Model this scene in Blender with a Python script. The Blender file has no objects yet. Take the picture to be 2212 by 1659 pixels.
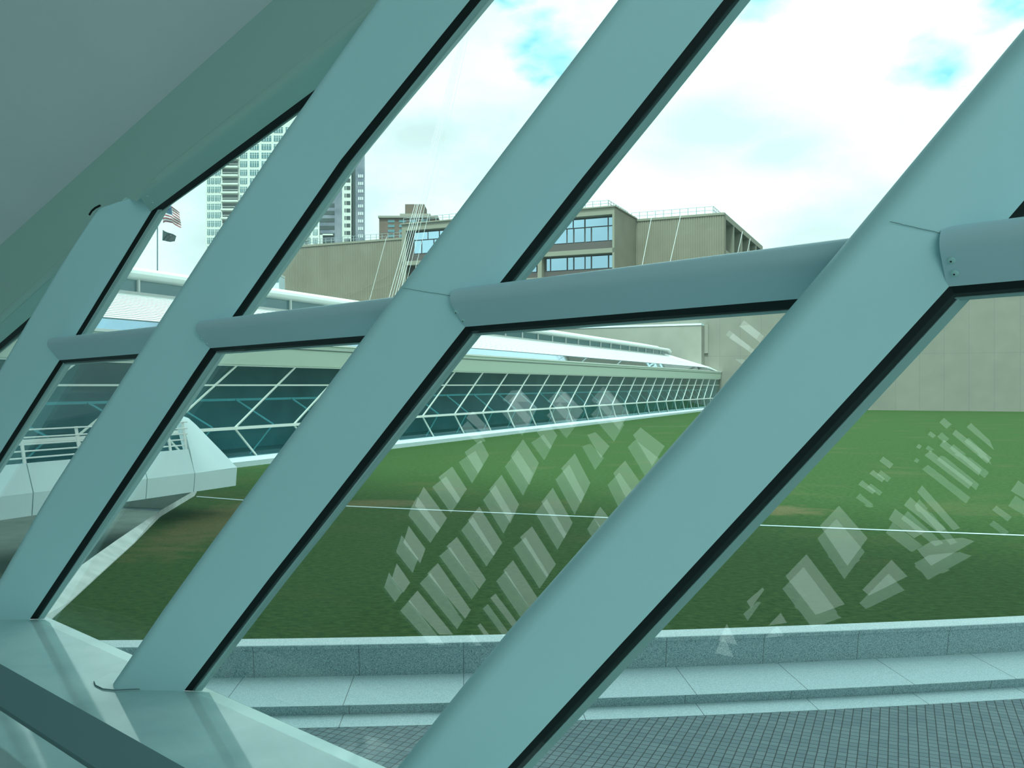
import bpy, math, random
from math import radians as R, sin, cos, pi, tan, atan2, sqrt
from mathutils import Vector as V
from mathutils.geometry import tessellate_polygon
random.seed(4)
S = bpy.context.scene
COL = S.collection

# ------------------------------------------------------------------ camera
EYE = 3.9                                  # eye height above the paved terrace
F, CX, HY = 1950.0, 1106.0, 832.0          # focal length and horizon in pixels of the 2212x1659 frame
cam = bpy.data.cameras.new('camera'); cob = bpy.data.objects.new('camera', cam); COL.objects.link(cob)
cob.location = (0, 0, EYE); cob.rotation_euler = (R(90), 0, 0)
cam.sensor_width = 36; cam.lens = F / 2212 * 36; cam.shift_y = (HY - 829.5) / 2212
cam.clip_start = 0.05; cam.clip_end = 3000
S.camera = cob
S.view_settings.view_transform = 'Standard'; S.view_settings.look = 'None'
S.view_settings.gamma = 1; S.view_settings.exposure = 0.0
S.view_settings.use_curve_mapping = False

# ------------------------------------------------------------------ sky
def ray(x, y): return V(((x - CX) / F, 1.0, (HY - y) / F))
W = bpy.data.worlds.new('sky'); S.world = W; W.use_nodes = True
nt = W.node_tree; N = nt.nodes; L = nt.links; N.clear()
def wn(t, **k):
    n = N.new(t)
    for a, b in k.items(): setattr(n, a, b)
    return n
wo = wn('ShaderNodeOutputWorld'); bg = wn('ShaderNodeBackground'); L.new(bg.outputs[0], wo.inputs[0])
tc = wn('ShaderNodeTexCoord')
mp = wn('ShaderNodeMapping'); mp.inputs['Scale'].default_value = (1, 1, 1.9); L.new(tc.outputs['Generated'], mp.inputs[0])
def wnoise(scale, det, off):
    m = wn('ShaderNodeVectorMath', operation='ADD'); m.inputs[1].default_value = off; L.new(mp.outputs[0], m.inputs[0])
    n = wn('ShaderNodeTexNoise'); n.inputs['Scale'].default_value = scale; n.inputs['Detail'].default_value = det
    n.inputs['Roughness'].default_value = 0.55; L.new(m.outputs[0], n.inputs['Vector']); return n.outputs['Fac']
def wmath(op, a, b, clamp=False):
    n = wn('ShaderNodeMath', operation=op, use_clamp=clamp)
    for i, q in enumerate((a, b)):
        if isinstance(q, (int, float)): n.inputs[i].default_value = q
        else: L.new(q, n.inputs[i])
    return n.outputs[0]
def wramp(f, p0, c0, p1, c1):
    r = wn('ShaderNodeValToRGB'); e = r.color_ramp.elements
    e[0].position = p0; e[0].color = (*c0, 1); e[1].position = p1; e[1].color = (*c1, 1); L.new(f, r.inputs[0]); return r.outputs[0]
def wmix(f, a, b):
    n = wn('ShaderNodeMix', data_type='RGBA'); L.new(f, n.inputs[0])
    for s, q in ((n.inputs[6], a), (n.inputs[7], b)):
        if isinstance(q, tuple): s.default_value = (*q, 1)
        else: L.new(q, s)
    return n.outputs[2]
puff = wnoise(3.1, 7, (3.3, 1.2, 0.7)); fine = wnoise(9, 6, (7.7, 2.2, 4.1))
cloud = wmix(wramp(puff, 0.36, (0, 0, 0), 0.50, (1, 1, 1)), (0.98, 1.27, 1.27), (1.35, 1.75, 1.70))
# breaks in the cloud cover, as directions in the sky
gap = None
wob = wn('ShaderNodeTexNoise'); wob.inputs['Scale'].default_value = 14; wob.inputs['Detail'].default_value = 6; L.new(mp.outputs[0], wob.inputs['Vector'])
wo1 = wn('ShaderNodeVectorMath', operation='SUBTRACT'); L.new(wob.outputs['Color'], wo1.inputs[0]); wo1.inputs[1].default_value = (.5, .5, .5)
wo2 = wn('ShaderNodeVectorMath', operation='SCALE'); L.new(wo1.outputs[0], wo2.inputs[0]); wo2.inputs['Scale'].default_value = 0.11
wo3 = wn('ShaderNodeVectorMath', operation='ADD'); L.new(wo2.outputs[0], wo3.inputs[0]); L.new(tc.outputs['Generated'], wo3.inputs[1])
for (px, py, rad) in ((1215, 130, 95), (1160, 90, 70), (2025, 140, 75), (1640, -15, 70), (1085, 0, 50), (2180, -20, 60), (1185, 185, 50), (700, -300, 120), (1500, -500, 160), (2700, -200, 160)):
    d = ray(px, py).normalized()
    dp = wn('ShaderNodeVectorMath', operation='DISTANCE'); L.new(wo3.outputs[0], dp.inputs[0]); dp.inputs[1].default_value = d
    g = wmath('SUBTRACT', 1.0, wmath('DIVIDE', dp.outputs['Value'], rad / F))
    gap = g if gap is None else wmath('MAXIMUM', gap, g)
gap = wmath('ADD', gap, wmath('MULTIPLY', wmath('SUBTRACT', fine, 0.5), 1.2))
gm = wramp(gap, 0.0, (0, 0, 0), 1.0, (.85, .85, .85))
sky = wmix(gm, cloud, (0.24, 0.95, 1.12))
# soft grey undersides of cloud banks
grey = None
for (px, py, rx) in ((1560, 285, 210), (1800, 520, 190), (1680, 330, 150), (620, 560, 260), (900, 300, 120)):
    d = ray(px, py).normalized()
    sm = wn('ShaderNodeVectorMath', operation='SUBTRACT'); L.new(tc.outputs['Generated'], sm.inputs[0]); sm.inputs[1].default_value = d
    sc = wn('ShaderNodeVectorMath', operation='MULTIPLY'); L.new(sm.outputs[0], sc.inputs[0]); sc.inputs[1].default_value = (1, 1, 2.4)
    ln = wn('ShaderNodeVectorMath', operation='LENGTH'); L.new(sc.outputs[0], ln.inputs[0])
    g = wmath('SUBTRACT', 1.0, wmath('DIVIDE', ln.outputs['Value'], rx / F))
    grey = g if grey is None else wmath('MAXIMUM', grey, g)
grey = wmath('ADD', grey, wmath('MULTIPLY', wmath('SUBTRACT', fine, 0.5), 1.4))
sky = wmix(wramp(grey, 0.0, (0, 0, 0), 0.7, (0.8, 0.8, 0.8)), sky, (0.86, 1.06, 1.07))
sx = wn('ShaderNodeSeparateXYZ'); L.new(tc.outputs['Generated'], sx.inputs[0])
sky = wmix(wramp(sx.outputs[2], 0.0, (0, 0, 0), 0.02, (1, 1, 1)), (0.16, 0.24, 0.22), sky)
L.new(sky, bg.inputs[0]); bg.inputs[1].default_value = 1.0
W.cycles.sampling_method = 'AUTOMATIC'
# the sun, veiled by cloud, high behind the camera
sl = bpy.data.lights.new('sun', 'SUN'); sl.energy = 5.5; sl.angle = R(14); sl.color = (0.75, 1.0, 0.94)
so = bpy.data.objects.new('sun', sl); COL.objects.link(so)
so.rotation_euler = V((0.12, 0.46, -0.88)).to_track_quat('-Z', 'Y').to_euler()
so.location = (0, -30, 60)

# ------------------------------------------------------------------ mesh helpers
def up(p): return V((p[0], p[1], p[2] + EYE))         # scene point from a point measured from the eye
class MB:
    def __init__(s): s.v = []; s.f = []; s.m = []
    def add(s, vs, fs, mi=0):
        o = len(s.v); s.v += [V(p) for p in vs]; s.f += [tuple(i + o for i in f) for f in fs]; s.m += [mi] * len(fs)
    def hexa(s, lo, hi, mi=0):                        # two quads
        s.add(list(lo) + list(hi), [(3, 2, 1, 0), (4, 5, 6, 7), (0, 1, 5, 4), (1, 2, 6, 5), (2, 3, 7, 6), (3, 0, 4, 7)], mi)
    def box(s, c, ax, ay, az, mi=0):                  # centre and half axes
        c, ax, ay, az = V(c), V(ax), V(ay), V(az)
        s.hexa([c - ax - ay - az, c + ax - ay - az, c + ax + ay - az, c - ax + ay - az],
               [c - ax - ay + az, c + ax - ay + az, c + ax + ay + az, c - ax + ay + az], mi)
    def loft(s, rings, mi=0, cap=True, close=True):
        n = len(rings[0]); vs = [p for r in rings for p in r]; fs = []
        for i in range(len(rings) - 1):
            for j in range(n if close else n - 1):
                k = (j + 1) % n; fs.append((i * n + j, i * n + k, (i + 1) * n + k, (i + 1) * n + j))
        if cap and close: fs += [tuple(range(n))[::-1], tuple((len(rings) - 1) * n + j for j in range(n))]
        s.add(vs, fs, mi)
    def tube(s, pts, r, n=8, mi=0):
        pts = [V(p) for p in pts]; rings = []
        for i, p in enumerate(pts):
            t = (pts[min(i + 1, len(pts) - 1)] - pts[max(i - 1, 0)]).normalized()
            a = t.cross(V((0, 0, 1)));
            if a.length < 1e-3: a = t.cross(V((1, 0, 0)))
            a.normalize(); b = t.cross(a)
            rings.append([p + (a * cos(2 * pi * k / n) + b * sin(2 * pi * k / n)) * r for k in range(n)])
        s.loft(rings, mi)
    def bar(s, a, b, w, h, side=V((0, 0, 1)), mi=0):  # rectangular bar from a to b
        a, b = V(a), V(b); t = (b - a).normalized(); x = t.cross(V(side)).normalized(); y = x.cross(t)
        q = [(-1, -1), (1, -1), (1, 1), (-1, 1)]
        s.hexa([a + x * w / 2 * i + y * h / 2 * j for i, j in q], [b + x * w / 2 * i + y * h / 2 * j for i, j in q], mi)
    def build(s, name, mats, parent=None, smooth=False, bevel=0):
        me = bpy.data.meshes.new(name); o = bpy.data.objects.new(name, me); COL.objects.link(o)
        off = V((0, 0, 0))
        if parent is not None:
            o.parent = parent; r = parent
            while r is not None: off += r.location; r = r.parent
        me.from_pydata([p - off for p in s.v], [], s.f)
        for m in (mats if isinstance(mats, (list, tuple)) else [mats]): me.materials.append(m)
        for p, i in zip(me.polygons, s.m): p.material_index = i
        import bmesh
        b = bmesh.new(); b.from_mesh(me); bmesh.ops.recalc_face_normals(b, faces=b.faces); b.to_mesh(me); b.free()
        if smooth:
            for p in me.polygons: p.use_smooth = True
            try: me.set_sharp_from_angle(angle=R(35))
            except Exception: pass
        if bevel:
            bv = o.modifiers.new('bevel', 'BEVEL'); bv.width = bevel; bv.segments = 2; bv.limit_method = 'ANGLE'
        return o
def tag(o, label=None, cat=None, group=None, kind=None):
    if label: o['label'] = label
    if cat: o['category'] = cat
    if group: o['group'] = group
    if kind: o['kind'] = kind
    return o
def thing(name, loc, label, cat, group=None):
    o = bpy.data.objects.new(name, None); COL.objects.link(o); o.location = loc; o.empty_display_size = 0.2
    return tag(o, label, cat, group)
def structure(o, label=None): return tag(o, label, None, None, 'structure')
def copy_tree(o, parent=None):
    c = o.copy(); COL.objects.link(c); c.parent = parent
    for ch in [q for q in bpy.data.objects if q.parent == o]: copy_tree(ch, c)
    return c

# ------------------------------------------------------------------ materials
def mat(name, col, rough=0.6, spec=0.3, noise=None, bump=None, metal=0.0, fn=None):
    m = bpy.data.materials.new(name); m.use_nodes = True; t = m.node_tree; b = t.nodes['Principled BSDF']
    b.inputs['Base Color'].default_value = (*col, 1); b.inputs['Roughness'].default_value = rough
    b.inputs['Specular IOR Level'].default_value = spec; b.inputs['Metallic'].default_value = metal
    co = t.nodes.new('ShaderNodeTexCoord').outputs['Object']
    if noise:                                       # (scale, detail, colour a, colour b, lo, hi)
        n = t.nodes.new('ShaderNodeTexNoise'); n.inputs['Scale'].default_value = noise[0]; n.inputs['Detail'].default_value = noise[1]
        t.links.new(co, n.inputs['Vector']); r = t.nodes.new('ShaderNodeValToRGB'); e = r.color_ramp.elements
        e[0].position, e[1].position = noise[4], noise[5]; e[0].color = (*noise[2], 1); e[1].color = (*noise[3], 1)
        t.links.new(n.outputs['Fac'], r.inputs[0]); t.links.new(r.outputs[0], b.inputs['Base Color'])
    if bump:                                        # (scale, strength, distance)
        n = t.nodes.new('ShaderNodeTexNoise'); n.inputs['Scale'].default_value = bump[0]; n.inputs['Detail'].default_value = 4
        t.links.new(co, n.inputs['Vector']); u = t.nodes.new('ShaderNodeBump'); u.inputs['Strength'].default_value = bump[1]
        u.inputs['Distance'].default_value = bump[2]; t.links.new(n.outputs['Fac'], u.inputs['Height']); t.links.new(u.outputs[0], b.inputs['Normal'])
    if fn: fn(m, t, b, co)
    return m
def glass(name, tint, refl, extra=None, rough=0.0):
    m = bpy.data.materials.new(name); m.use_nodes = True; t = m.node_tree; t.nodes.clear()
    o = t.nodes.new('ShaderNodeOutputMaterial'); mx = t.nodes.new('ShaderNodeMixShader')
    tr = t.nodes.new('ShaderNodeBsdfTransparent'); gl = t.nodes.new('ShaderNodeBsdfGlossy'); gl.inputs['Roughness'].default_value = rough
    tr.inputs[0].default_value = (*tint, 1); gl.inputs[0].default_value = (0.95, 1.0, 0.97, 1)
    fr = t.nodes.new('ShaderNodeFresnel')            # same reflectance from either side of a thin pane
    ge = t.nodes.new('ShaderNodeNewGeometry'); mi = t.nodes.new('ShaderNodeMix'); mi.inputs[2].default_value = refl; mi.inputs[3].default_value = 1 / refl
    t.links.new(ge.outputs['Backfacing'], mi.inputs[0]); t.links.new(mi.outputs[0], fr.inputs[0])
    t.links.new(fr.outputs[0], mx.inputs[0]); t.links.new(tr.outputs[0], mx.inputs[1]); t.links.new(gl.outputs[0], mx.inputs[2])
    t.links.new(mx.outputs[0], o.inputs[0]); return m
M = {}
M['paint'] = mat('white_paint', (0.52, 0.79, 0.83), 0.42, 0.35, noise=(1.3, 3, (0.51, 0.78, 0.82), (0.53, 0.80, 0.84), 0.3, 0.7))
M['strut'] = mat('strut_paint', (0.53, 0.71, 0.78), 0.42, 0.35)
M['beam'] = mat('beam_paint', (0.44, 0.64, 0.59), 0.6, 0.2)
M['plaster'] = mat('ceiling_plaster', (0.76, 0.79, 0.77), 0.8, 0.1, noise=(2, 4, (0.75, 0.80, 0.83), (0.78, 0.82, 0.85), 0.3, 0.7))
M['capwhite'] = mat('outer_cap_paint', (0.36, 0.50, 0.50), 0.5, 0.3)
M['black'] = mat('black_rubber', (0.006, 0.012, 0.012), 0.45, 0.25)
M['dark'] = mat('dark_gap', (0.015, 0.02, 0.02), 0.8, 0.1)
M['bolt'] = mat('bolt_paint', (0.45, 0.70, 0.68), 0.35, 0.5)
M['rail'] = mat('rail_metal', (0.105, 0.195, 0.205), 0.6, 0.25)
M['marble'] = mat('polished_marble', (0.38, 0.55, 0.55), 0.07, 0.65, noise=(3.5, 8, (0.41, 0.60, 0.61), (0.50, 0.69, 0.69), 0.35, 0.6))
M['floor'] = mat('floor_stone', (0.6, 0.66, 0.64), 0.25, 0.5, noise=(4, 6, (0.60, 0.66, 0.64), (0.67, 0.72, 0.70), 0.35, 0.65))
M['wallin'] = mat('hall_wall', (0.13, 0.21, 0.20), 0.9, 0.1)
M['pane'] = glass('window_glass', (0.935, 0.985, 0.972), 1.70)

# ------------------------------------------------------------------ the leaning glass wall of the hall
TAU = R(12)                                          # the wall leans outward
nh = V((0.6749, 0.7379, 0)).normalized(); th = V((-nh.y, nh.x, 0))   # outward (plan) and along the wall to the left
nw = nh * cos(TAU) - V((0, 0, 1)) * sin(TAU); uw = nh * sin(TAU) + V((0, 0, 1)) * cos(TAU)
SILL = -1.3
P0 = V((-1.376, 3.82, SILL)); DW = nw.dot(P0)
def on(x, y, k=0.0): r = ray(x, y); return r * ((DW + k) / nw.dot(r))         # point of the wall plane, k outward of it
O_ = P0 - th * th.dot(P0)
def tv(p): q = p - O_; return th.dot(p), uw.dot(q)
def wp(t, v, k=0.0): return O_ + th * t + uw * v + nw * k
def onz(x, y, z): r = ray(x, y); return r * (z / r.z)
def interp(pl, v, i=1, j=0):                          # piecewise linear with extrapolation; pl sorted by pl[i]
    a, b = pl[0], pl[1]
    for a, b in zip(pl, pl[1:]):
        if v <= b[i]: break
    f = (v - a[i]) / (b[i] - a[i]); return a[j] + (b[j] - a[j]) * f
RD, RR = 0.20, 0.045                                   # fin depth, nose radius
def line(pix, k=0.0): return sorted([tv(on(x, y, k)) for x, y in pix], key=lambda q: q[1])
ribs = {
 'Z': dict(g=[(0, 979), (127, 780), (157, 734), (327, 456)], n=[(0, 790), (54, 695), (132, 564), (199, 462)], v1=None),
 'A': dict(g=[(58, 1347), (236, 1080), (452, 753), (493, 697), (739, 341), (1015, 0)],
           n=[(0, 1246), (91, 1080), (324, 719), (452, 520), (672, 199), (739, 101), (810, 0)], v1=3.4),
 'B': dict(g=[(397, 1493), (581, 1250), (660, 1150), (1003, 708), (1066, 629), (1245, 400), (1400, 207), (1563, 0)],
           n=[(240, 1482), (350, 1319), (473, 1150), (587, 996), (739, 792), (878, 604), (1034, 400), (1339, 0)], v1=4.2),
 'C': dict(g=[(1100, 1655), (1400, 1327), (1472, 1250), (1840, 850), (2051, 618), (2160, 498), (2212, 435)],
           n=[(880, 1659), (1055, 1437), (1400, 1050), (1580, 850), (1712, 692), (1847, 536), (2033, 312), (2212, 105)], v1=4.6),
}
for q in ribs.values(): q['G'] = line(q['g']); q['N'] = line(q['n'], -RD)
def nose_arc(a0, r, n=7):                              # section points: flat side, round nose, back
    return [(a0 - r + r * sin(pi * k / n), r - r * cos(pi * k / n)) for k in range(n + 1)]
def fin_sections(pairs, parts, tip=None):
    """pairs: (G, N) points; parts: function (length) -> list of (a, b); returns rings"""
    out = []
    for i, (g, n) in enumerate(pairs):
        T = (pairs[min(i + 1, len(pairs) - 1)][0] - pairs[max(i - 1, 0)][0]).normalized()
        a = (n - g); ln = a.length; a.normalize()
        b = T.cross(a).normalized()
        if b.dot(g) < 0: b = -b
        out.append([g + a * p + b * q for p, q in parts(ln)])
    return [[up(p) for p in r] for r in out]
def rib_pairs(q, v0, v1, n=22, n0=None, n1=None):
    ps = []; n0 = v0 if n0 is None else n0; n1 = v1 if n1 is None else n1
    for i in range(n + 1):
        v = v0 + (v1 - v0) * i / n; w = n0 + (n1 - n0) * i / n
        ps.append((wp(interp(q['G'], v), v), wp(interp(q['N'], w), w, -RD)))
    return ps
GK, CAP = 0.045, 0.032; GS = 0.034                                  # gasket and outer cap depth outside the inner face
def make_rib(key, label, v0, v1, n1=None):
    q = ribs[key]; pr = rib_pairs(q, v0, v1, 22, vn0, n1)
    base = up(pr[0][0]); root = thing('window_rib', base, label, 'window rib', 'slanted white window ribs')
    b = MB(); b.loft(fin_sections(pr, lambda l: [(0, 0)] + nose_arc(l, RR) + [(0, 2 * RR)])); b.build('body', M['paint'], root, smooth=True)
    b = MB(); b.loft(fin_sections(pr, lambda l: [(-.0005, .003), (-GK, .003), (-GK, 2 * RR - .003), (-.0005, 2 * RR - .003)])); b.build('gasket', M['black'], root)
    b = MB(); b.loft(fin_sections(pr, lambda l: [(-GK - .0005, 0), (-GK - CAP, 0.004), (-GK - CAP, 2 * RR - .004), (-GK - .0005, 2 * RR)])); b.build('outer_cap', M['capwhite'], root)
    return root
V_SILL = tv(P0)[1]
vs = V_SILL - 0.0
# the nose side reaches the ledge a little lower down the slope
vn0 = vs - RD * tan(TAU)
TOPZ = tv(on(327, 456))[1]
rib = {}
rib['Z'] = make_rib('Z', 'slanted white rib ending under the ceiling beam, beside the flags', vs, tv(on(362, 402))[1], tv(on(204, 454, -RD))[1])
rib['A'] = make_rib('A', 'slanted white rib crossing the pale high-rise tower', vs, 3.4)
rib['B'] = make_rib('B', 'slanted white rib standing on the marble ledge by a thin base plate', vs, 4.0)
rib['C'] = make_rib('C', 'widest slanted white rib, covering the far end of the long glass gallery', vs, 4.4)
# seams where upper and lower rib lengths meet, above each strut
def seam(key, pa, pb):
    q = ribs[key]; pts = []
    for f in range(9):
        x = pa[0] + (pb[0] - pa[0]) * f / 8; y = pa[1] + (pb[1] - pa[1]) * f / 8
        v = tv(on(x, y, -RD / 2))[1]
        for _ in range(8):                             # find the spot of the flat side seen at this pixel
            g = wp(interp(q['G'], v), v); n = wp(interp(q['N'], v), v, -RD)
            best = min(((g + (n - g) * k / 40) for k in range(41)), key=lambda p: abs(CX + F * p.x / p.y - x))
            v += (HY - F * best.z / best.y - y) / F * -best.y * -1 * 0 + ((HY - y) / F - best.z / best.y) * best.y
        pts.append(up(best * 0.9992))
    b = MB(); b.tube(pts, 0.0007, 5); b.build('seam', M['rail'], rib[key])
seam('B', (868, 622), (985, 641)); seam('C', (1925, 479), (2045, 507))

b = MB(); b.tube([up(on(x, y, -RD - .002)) for x, y in ((193, 464), (198, 456), (206, 449), (216, 444))], 0.006, 6); b.build('head_gap', M['dark'], rib['Z'])
# struts between the ribs and sloping top rails under the ceiling beam
SD, SR = 0.11, 0.035
def make_strut(name, label, cat, group, g, n, ends, nend, bolts, sd=SD, matk='strut', GS=GS):
    (ga, gb), (na, nb) = g, n
    Ga, Gb = on(*ga), on(*gb); Na, Nb = on(*na, -sd), on(*nb, -sd)
    tg = (Gb - Ga).normalized(); tn = (Nb - Na).normalized()
    t0, t1 = ends
    pr = []
    for i in range(11):
        t = t0 + (t1 - t0) * i / 10; u0 = t0 if nend is None else th.dot(on(*nend, -sd)); u = u0 + (t1 - u0) * i / 10
        G = Ga + tg * ((t - th.dot(Ga)) / th.dot(tg)); Nn = Na + tn * ((u - th.dot(Na)) / th.dot(tn)); pr.append((G, Nn))
    root = thing(name, up(pr[0][0]), label, cat, group)
    def rings(sec):
        out = []
        for k_, (gq, nq) in enumerate(pr):
            thin = 0.06 if k_ == 0 and name == 'top_rail' else 1.0   # the rail's end is scribed thin against the rib
            a = nq - gq; ln = a.length; a.normalize(); bb = tg.cross(a).normalized()
            if bb.dot(gq) < 0: bb = -bb
            out.append([up(gq + a * p + bb * q * thin) for p, q in sec(ln)])
        return out
    b = MB(); b.loft(rings(lambda l: [(0, 0)] + nose_arc(l, SR) + [(0, 2 * SR)])); b.build('body', M[matk], root, smooth=True)
    b = MB(); b.loft(rings(lambda l: [(-.0005, .003), (-GS, .003), (-GS, 2 * SR - .003), (-.0005, 2 * SR - .003)])); b.build('gasket', M['black'], root)
    b = MB(); b.loft(rings(lambda l: [(-GS - .0005, 0), (-GS - .012, 0.004), (-GS - .012, 2 * SR - .004), (-GS - .0005, 2 * SR)])); b.build('outer_cap', M['capwhite'], root)
    gm_, nm_ = pr[0]
    pl_n = (nm_ - gm_).cross(tg).normalized()
    if pl_n.z > 0: pl_n = -pl_n
    for (bx, by) in bolts:                              # bolt heads on the underside
        r = ray(bx, by); p = r * (pl_n.dot(gm_) / pl_n.dot(r)); b = MB(); 
        rr = 0.009 if bx > 900 else 0.007
        b.loft([[up(p + pl_n * h + (tg * cos(2 * pi * k / 14) + tg.cross(pl_n) * sin(2 * pi * k / 14)) * rr * s) for k in range(14)] for h, s in ((-.001, 1), (.003, 1), (.005, .6))])
        bo = b.build('bolt', M['bolt'], root, smooth=True)
        b = MB(); b.loft([[up(p + pl_n * h + (tg * cos(2 * pi * k / 6) + tg.cross(pl_n) * sin(2 * pi * k / 6)) * rr * .25) for k in range(6)] for h in (.0051, .0056)])
        b.build('socket', M['dark'], bo)
    return root
def rib_t(key, v): return interp(ribs[key]['G'], v)
def vt(x, y): return tv(on(x, y))
def t_left(key, x, y): return vt(x, y)[0]
E_ = 0.004
vB = vt(1005, 705)[1]; vA = vt(452, 753)[1]; vZ = vt(128, 779)[1]; vC = vt(2051, 618)[1]
sg = 'cross struts between the window ribs'
make_strut('window_strut', 'grey strut in front of the museum block, bolted to the rib on the ledge', 'window strut', sg, ((1006, 706), (1755, 643)), ((986, 640), (1700, 553)), (rib_t('B', vB) + .006, rib_t('C', vB) + 2 * RR), (964, 650), [(986, 674), (1001, 692)])
make_strut('window_strut', 'grey strut crossing the white gallery roof below the glass towers', 'window strut', sg, ((455, 752), (788, 725)), ((446, 704), (740, 670)), (rib_t('A', vA) + .006, rib_t('B', vA) + 2 * RR), (416, 712), [(435, 731), (448, 743)])
make_strut('window_strut', 'short grey strut at the left, above the white bridge railing', 'window strut', sg, ((130, 778), (290, 765)), ((111, 739), (317, 719)), (rib_t('Z', vZ) + .006, rib_t('A', vZ) + 2 * RR), (94, 750), [])
make_strut('window_strut', 'grey strut at the right edge over the concrete retaining wall', 'window strut', sg, ((2051, 619), (2212, 605)), ((2051, 513), (2212, 494)), (rib_t('C', vC) + .006, -6.0), (2024, 536), [(2055, 562), (2062, 590)])
vz2 = vt(327, 456); 
make_strut('top_rail', 'sloping top rail over the flags and the pale tower', 'window rail', 'sloping top rails under the beam', ((327, 456), (665, 205)), ((302, 420), (739, 78)), (vz2[0] + .006, vt(790, 108)[0] - .3), (300, 419), [(318, 424), (329, 438)], 0.13, 'beam', 0.05)
make_strut('top_rail', 'sloping top rail at the left edge under the ceiling beam', 'window rail', 'sloping top rails under the beam', ((0, 741), (57, 692)), ((0, 687), (132, 564)), (9.5, vt(110, 640)[0] - .56), None, [], 0.13, 'beam', 0.05)

# thin base plate under the middle rib
bp = MB()
pts = [onz(x, y, SILL) for x, y in ((203, 1474), (206, 1482), (222, 1490), (250, 1493), (366, 1487), (374, 1481), (330, 1462), (240, 1455))]
bp.loft([[up(p + V((0, 0, h))) for p in pts] for h in (0.0, 0.004)])
bp.build('base_plate', M['marble'], rib['B'])
b = MB(); b.tube([up(p + V((0, 0, .004))) for p in pts[:6]], .0022, 6); b.build('base_seam', M['rail'], rib['B'])

# window panes: one per field between ribs, struts and rails
def pane(n, L0, R0, lv, rv, m=12):
    """L0/R0: functions v -> t of the two sides, lv/rv: (low, high) v on each side"""
    pts = [(L0(lv[0] + (lv[1] - lv[0]) * i / m), lv[0] + (lv[1] - lv[0]) * i / m) for i in range(m + 1)]
    qts = [(R0(rv[0] + (rv[1] - rv[0]) * i / m), rv[0] + (rv[1] - rv[0]) * i / m) for i in range(m + 1)]
    poly = pts + qts[::-1]
    b = MB(); ks = (0.021, 0.033)
    tm = sum(t for t, v in poly) / len(poly); vm = sum(v for t, v in poly) / len(poly)
    fr = [up(wp(t, v, ks[0])) for t, v in poly]; bk = [up(wp(t, v, ks[1] + max(-.010, min(.010, -.004 * max(-1.2, min(1.2, t - tm)) + .010 * (v - vm))))) for t, v in poly]; k = len(poly)
    fs = []
    for i in range(m): fs.append((i, i + 1, k - 2 - i, k - 1 - i))
    b.add(fr, fs); b.add(bk, fs)
    o = b.build('window_%d' % n, M['pane']); structure(o, None); return o
def Lr(key): return lambda v: interp(ribs[key]['G'], v) - 0.001
def Rr(key): return lambda v: interp(ribs[key]['G'], v) + 2 * RR + 0.006
sh = 2 * SR
railG = [vt(0, 741), vt(57, 692), vt(327, 456), vt(665, 205)]
railG = sorted(railG); e0, e1 = railG[0], railG[1]
sl_ = (e1[1] - e0[1]) / (e1[0] - e0[0]); railG = [(-9.0, e0[1] - sl_ * (e0[0] + 9.0) * 1.0)] + railG
e0, e1 = railG[-2], railG[-1]; sl_ = (e1[1] - e0[1]) / (e1[0] - e0[0]); railG.append((14.0, e1[1] + sl_ * (14 - e1[0])))
def rail_v(t): return interp(railG, t, 0, 1)
def meet(fn, v=1.0):                                   # where a rib side meets the top rail
    for _ in range(40): v = v + 0.5 * (rail_v(fn(v)) - v)
    return v
far = lambda v: 9.4
rgt = lambda v: -5.9
pane(1, far, Rr('Z'), (rail_v(9.4) - 2.5, rail_v(9.4)), (vs, meet(Rr('Z'), .5)))
pane(2, Lr('Z'), Rr('A'), (vs, vZ), (vs, vZ)); pane(3, Lr('Z'), Rr('A'), (vZ + sh, TOPZ), (vZ + sh, meet(Rr('A'))))
pane(4, Lr('A'), Rr('B'), (vs, vA), (vs, vA)); pane(5, Lr('A'), Rr('B'), (vA + sh, meet(Lr('A'))), (vA + sh, meet(Rr('B'))))
pane(6, Lr('B'), Rr('C'), (vs, vB), (vs, vB)); pane(7, Lr('B'), Rr('C'), (vB + sh, meet(Lr('B'))), (vB + sh, meet(Rr('C'))))
pane(8, Lr('C'), rgt, (vs, vC), (vs, vC)); pane(9, Lr('C'), rgt, (vC + sh, meet(Lr('C'))), (vC + sh, rail_v(-5.9)))

# edge beam, sloping ceiling, ledge, floor and the other walls of the hall
KB = -0.10
K1, K2 = tv(on(0, 530, KB)), tv(on(590, 0, KB)); ks = (K2[1] - K1[1]) / (K2[0] - K1[0])
def kv(t): return K1[1] + ks * (t - K1[0])
lq = tv(on(302, 420, KB)); lip = lq[1] - rail_v(lq[0]) - 0.03; print('lip', round(lip, 3))
b = MB(); ts = [14, 11, 9.5, 8, 7, 6.4, 5.9, 5.6, 5.4, 5.2, 5.05, 4.9, 4.2, 3.5, 2.5, 1, -1, -3, -6.2]
rings = []
for t in ts:
    r0, r1 = rail_v(t) + lip + (0.10 if 5.0 < t < 5.65 else 0.0), kv(t) + 0.02   # notched where the rib head meets the beam
    if r1 < r0 + .15: r1 = r0 + .15
    rings.append([up(wp(t, r0, KB)), up(wp(t, r1, KB)), up(wp(t, r1, 0.12)), up(wp(t, min(r1 - .01, r0 + .2), 0.12)), up(wp(t, min(r1 - .03, r0 + .12), -.02)), up(wp(t, r0 + .02, KB + .01))])
b.loft(rings); o = b.build('trim_1', M['beam']); structure(o, None)
cd = (-nh * cos(R(33)) + V((0, 0, 1)) * sin(R(33)))
b = MB(); rings = []
for w in (-0.25, 14.0):
    pass
rr = []
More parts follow.
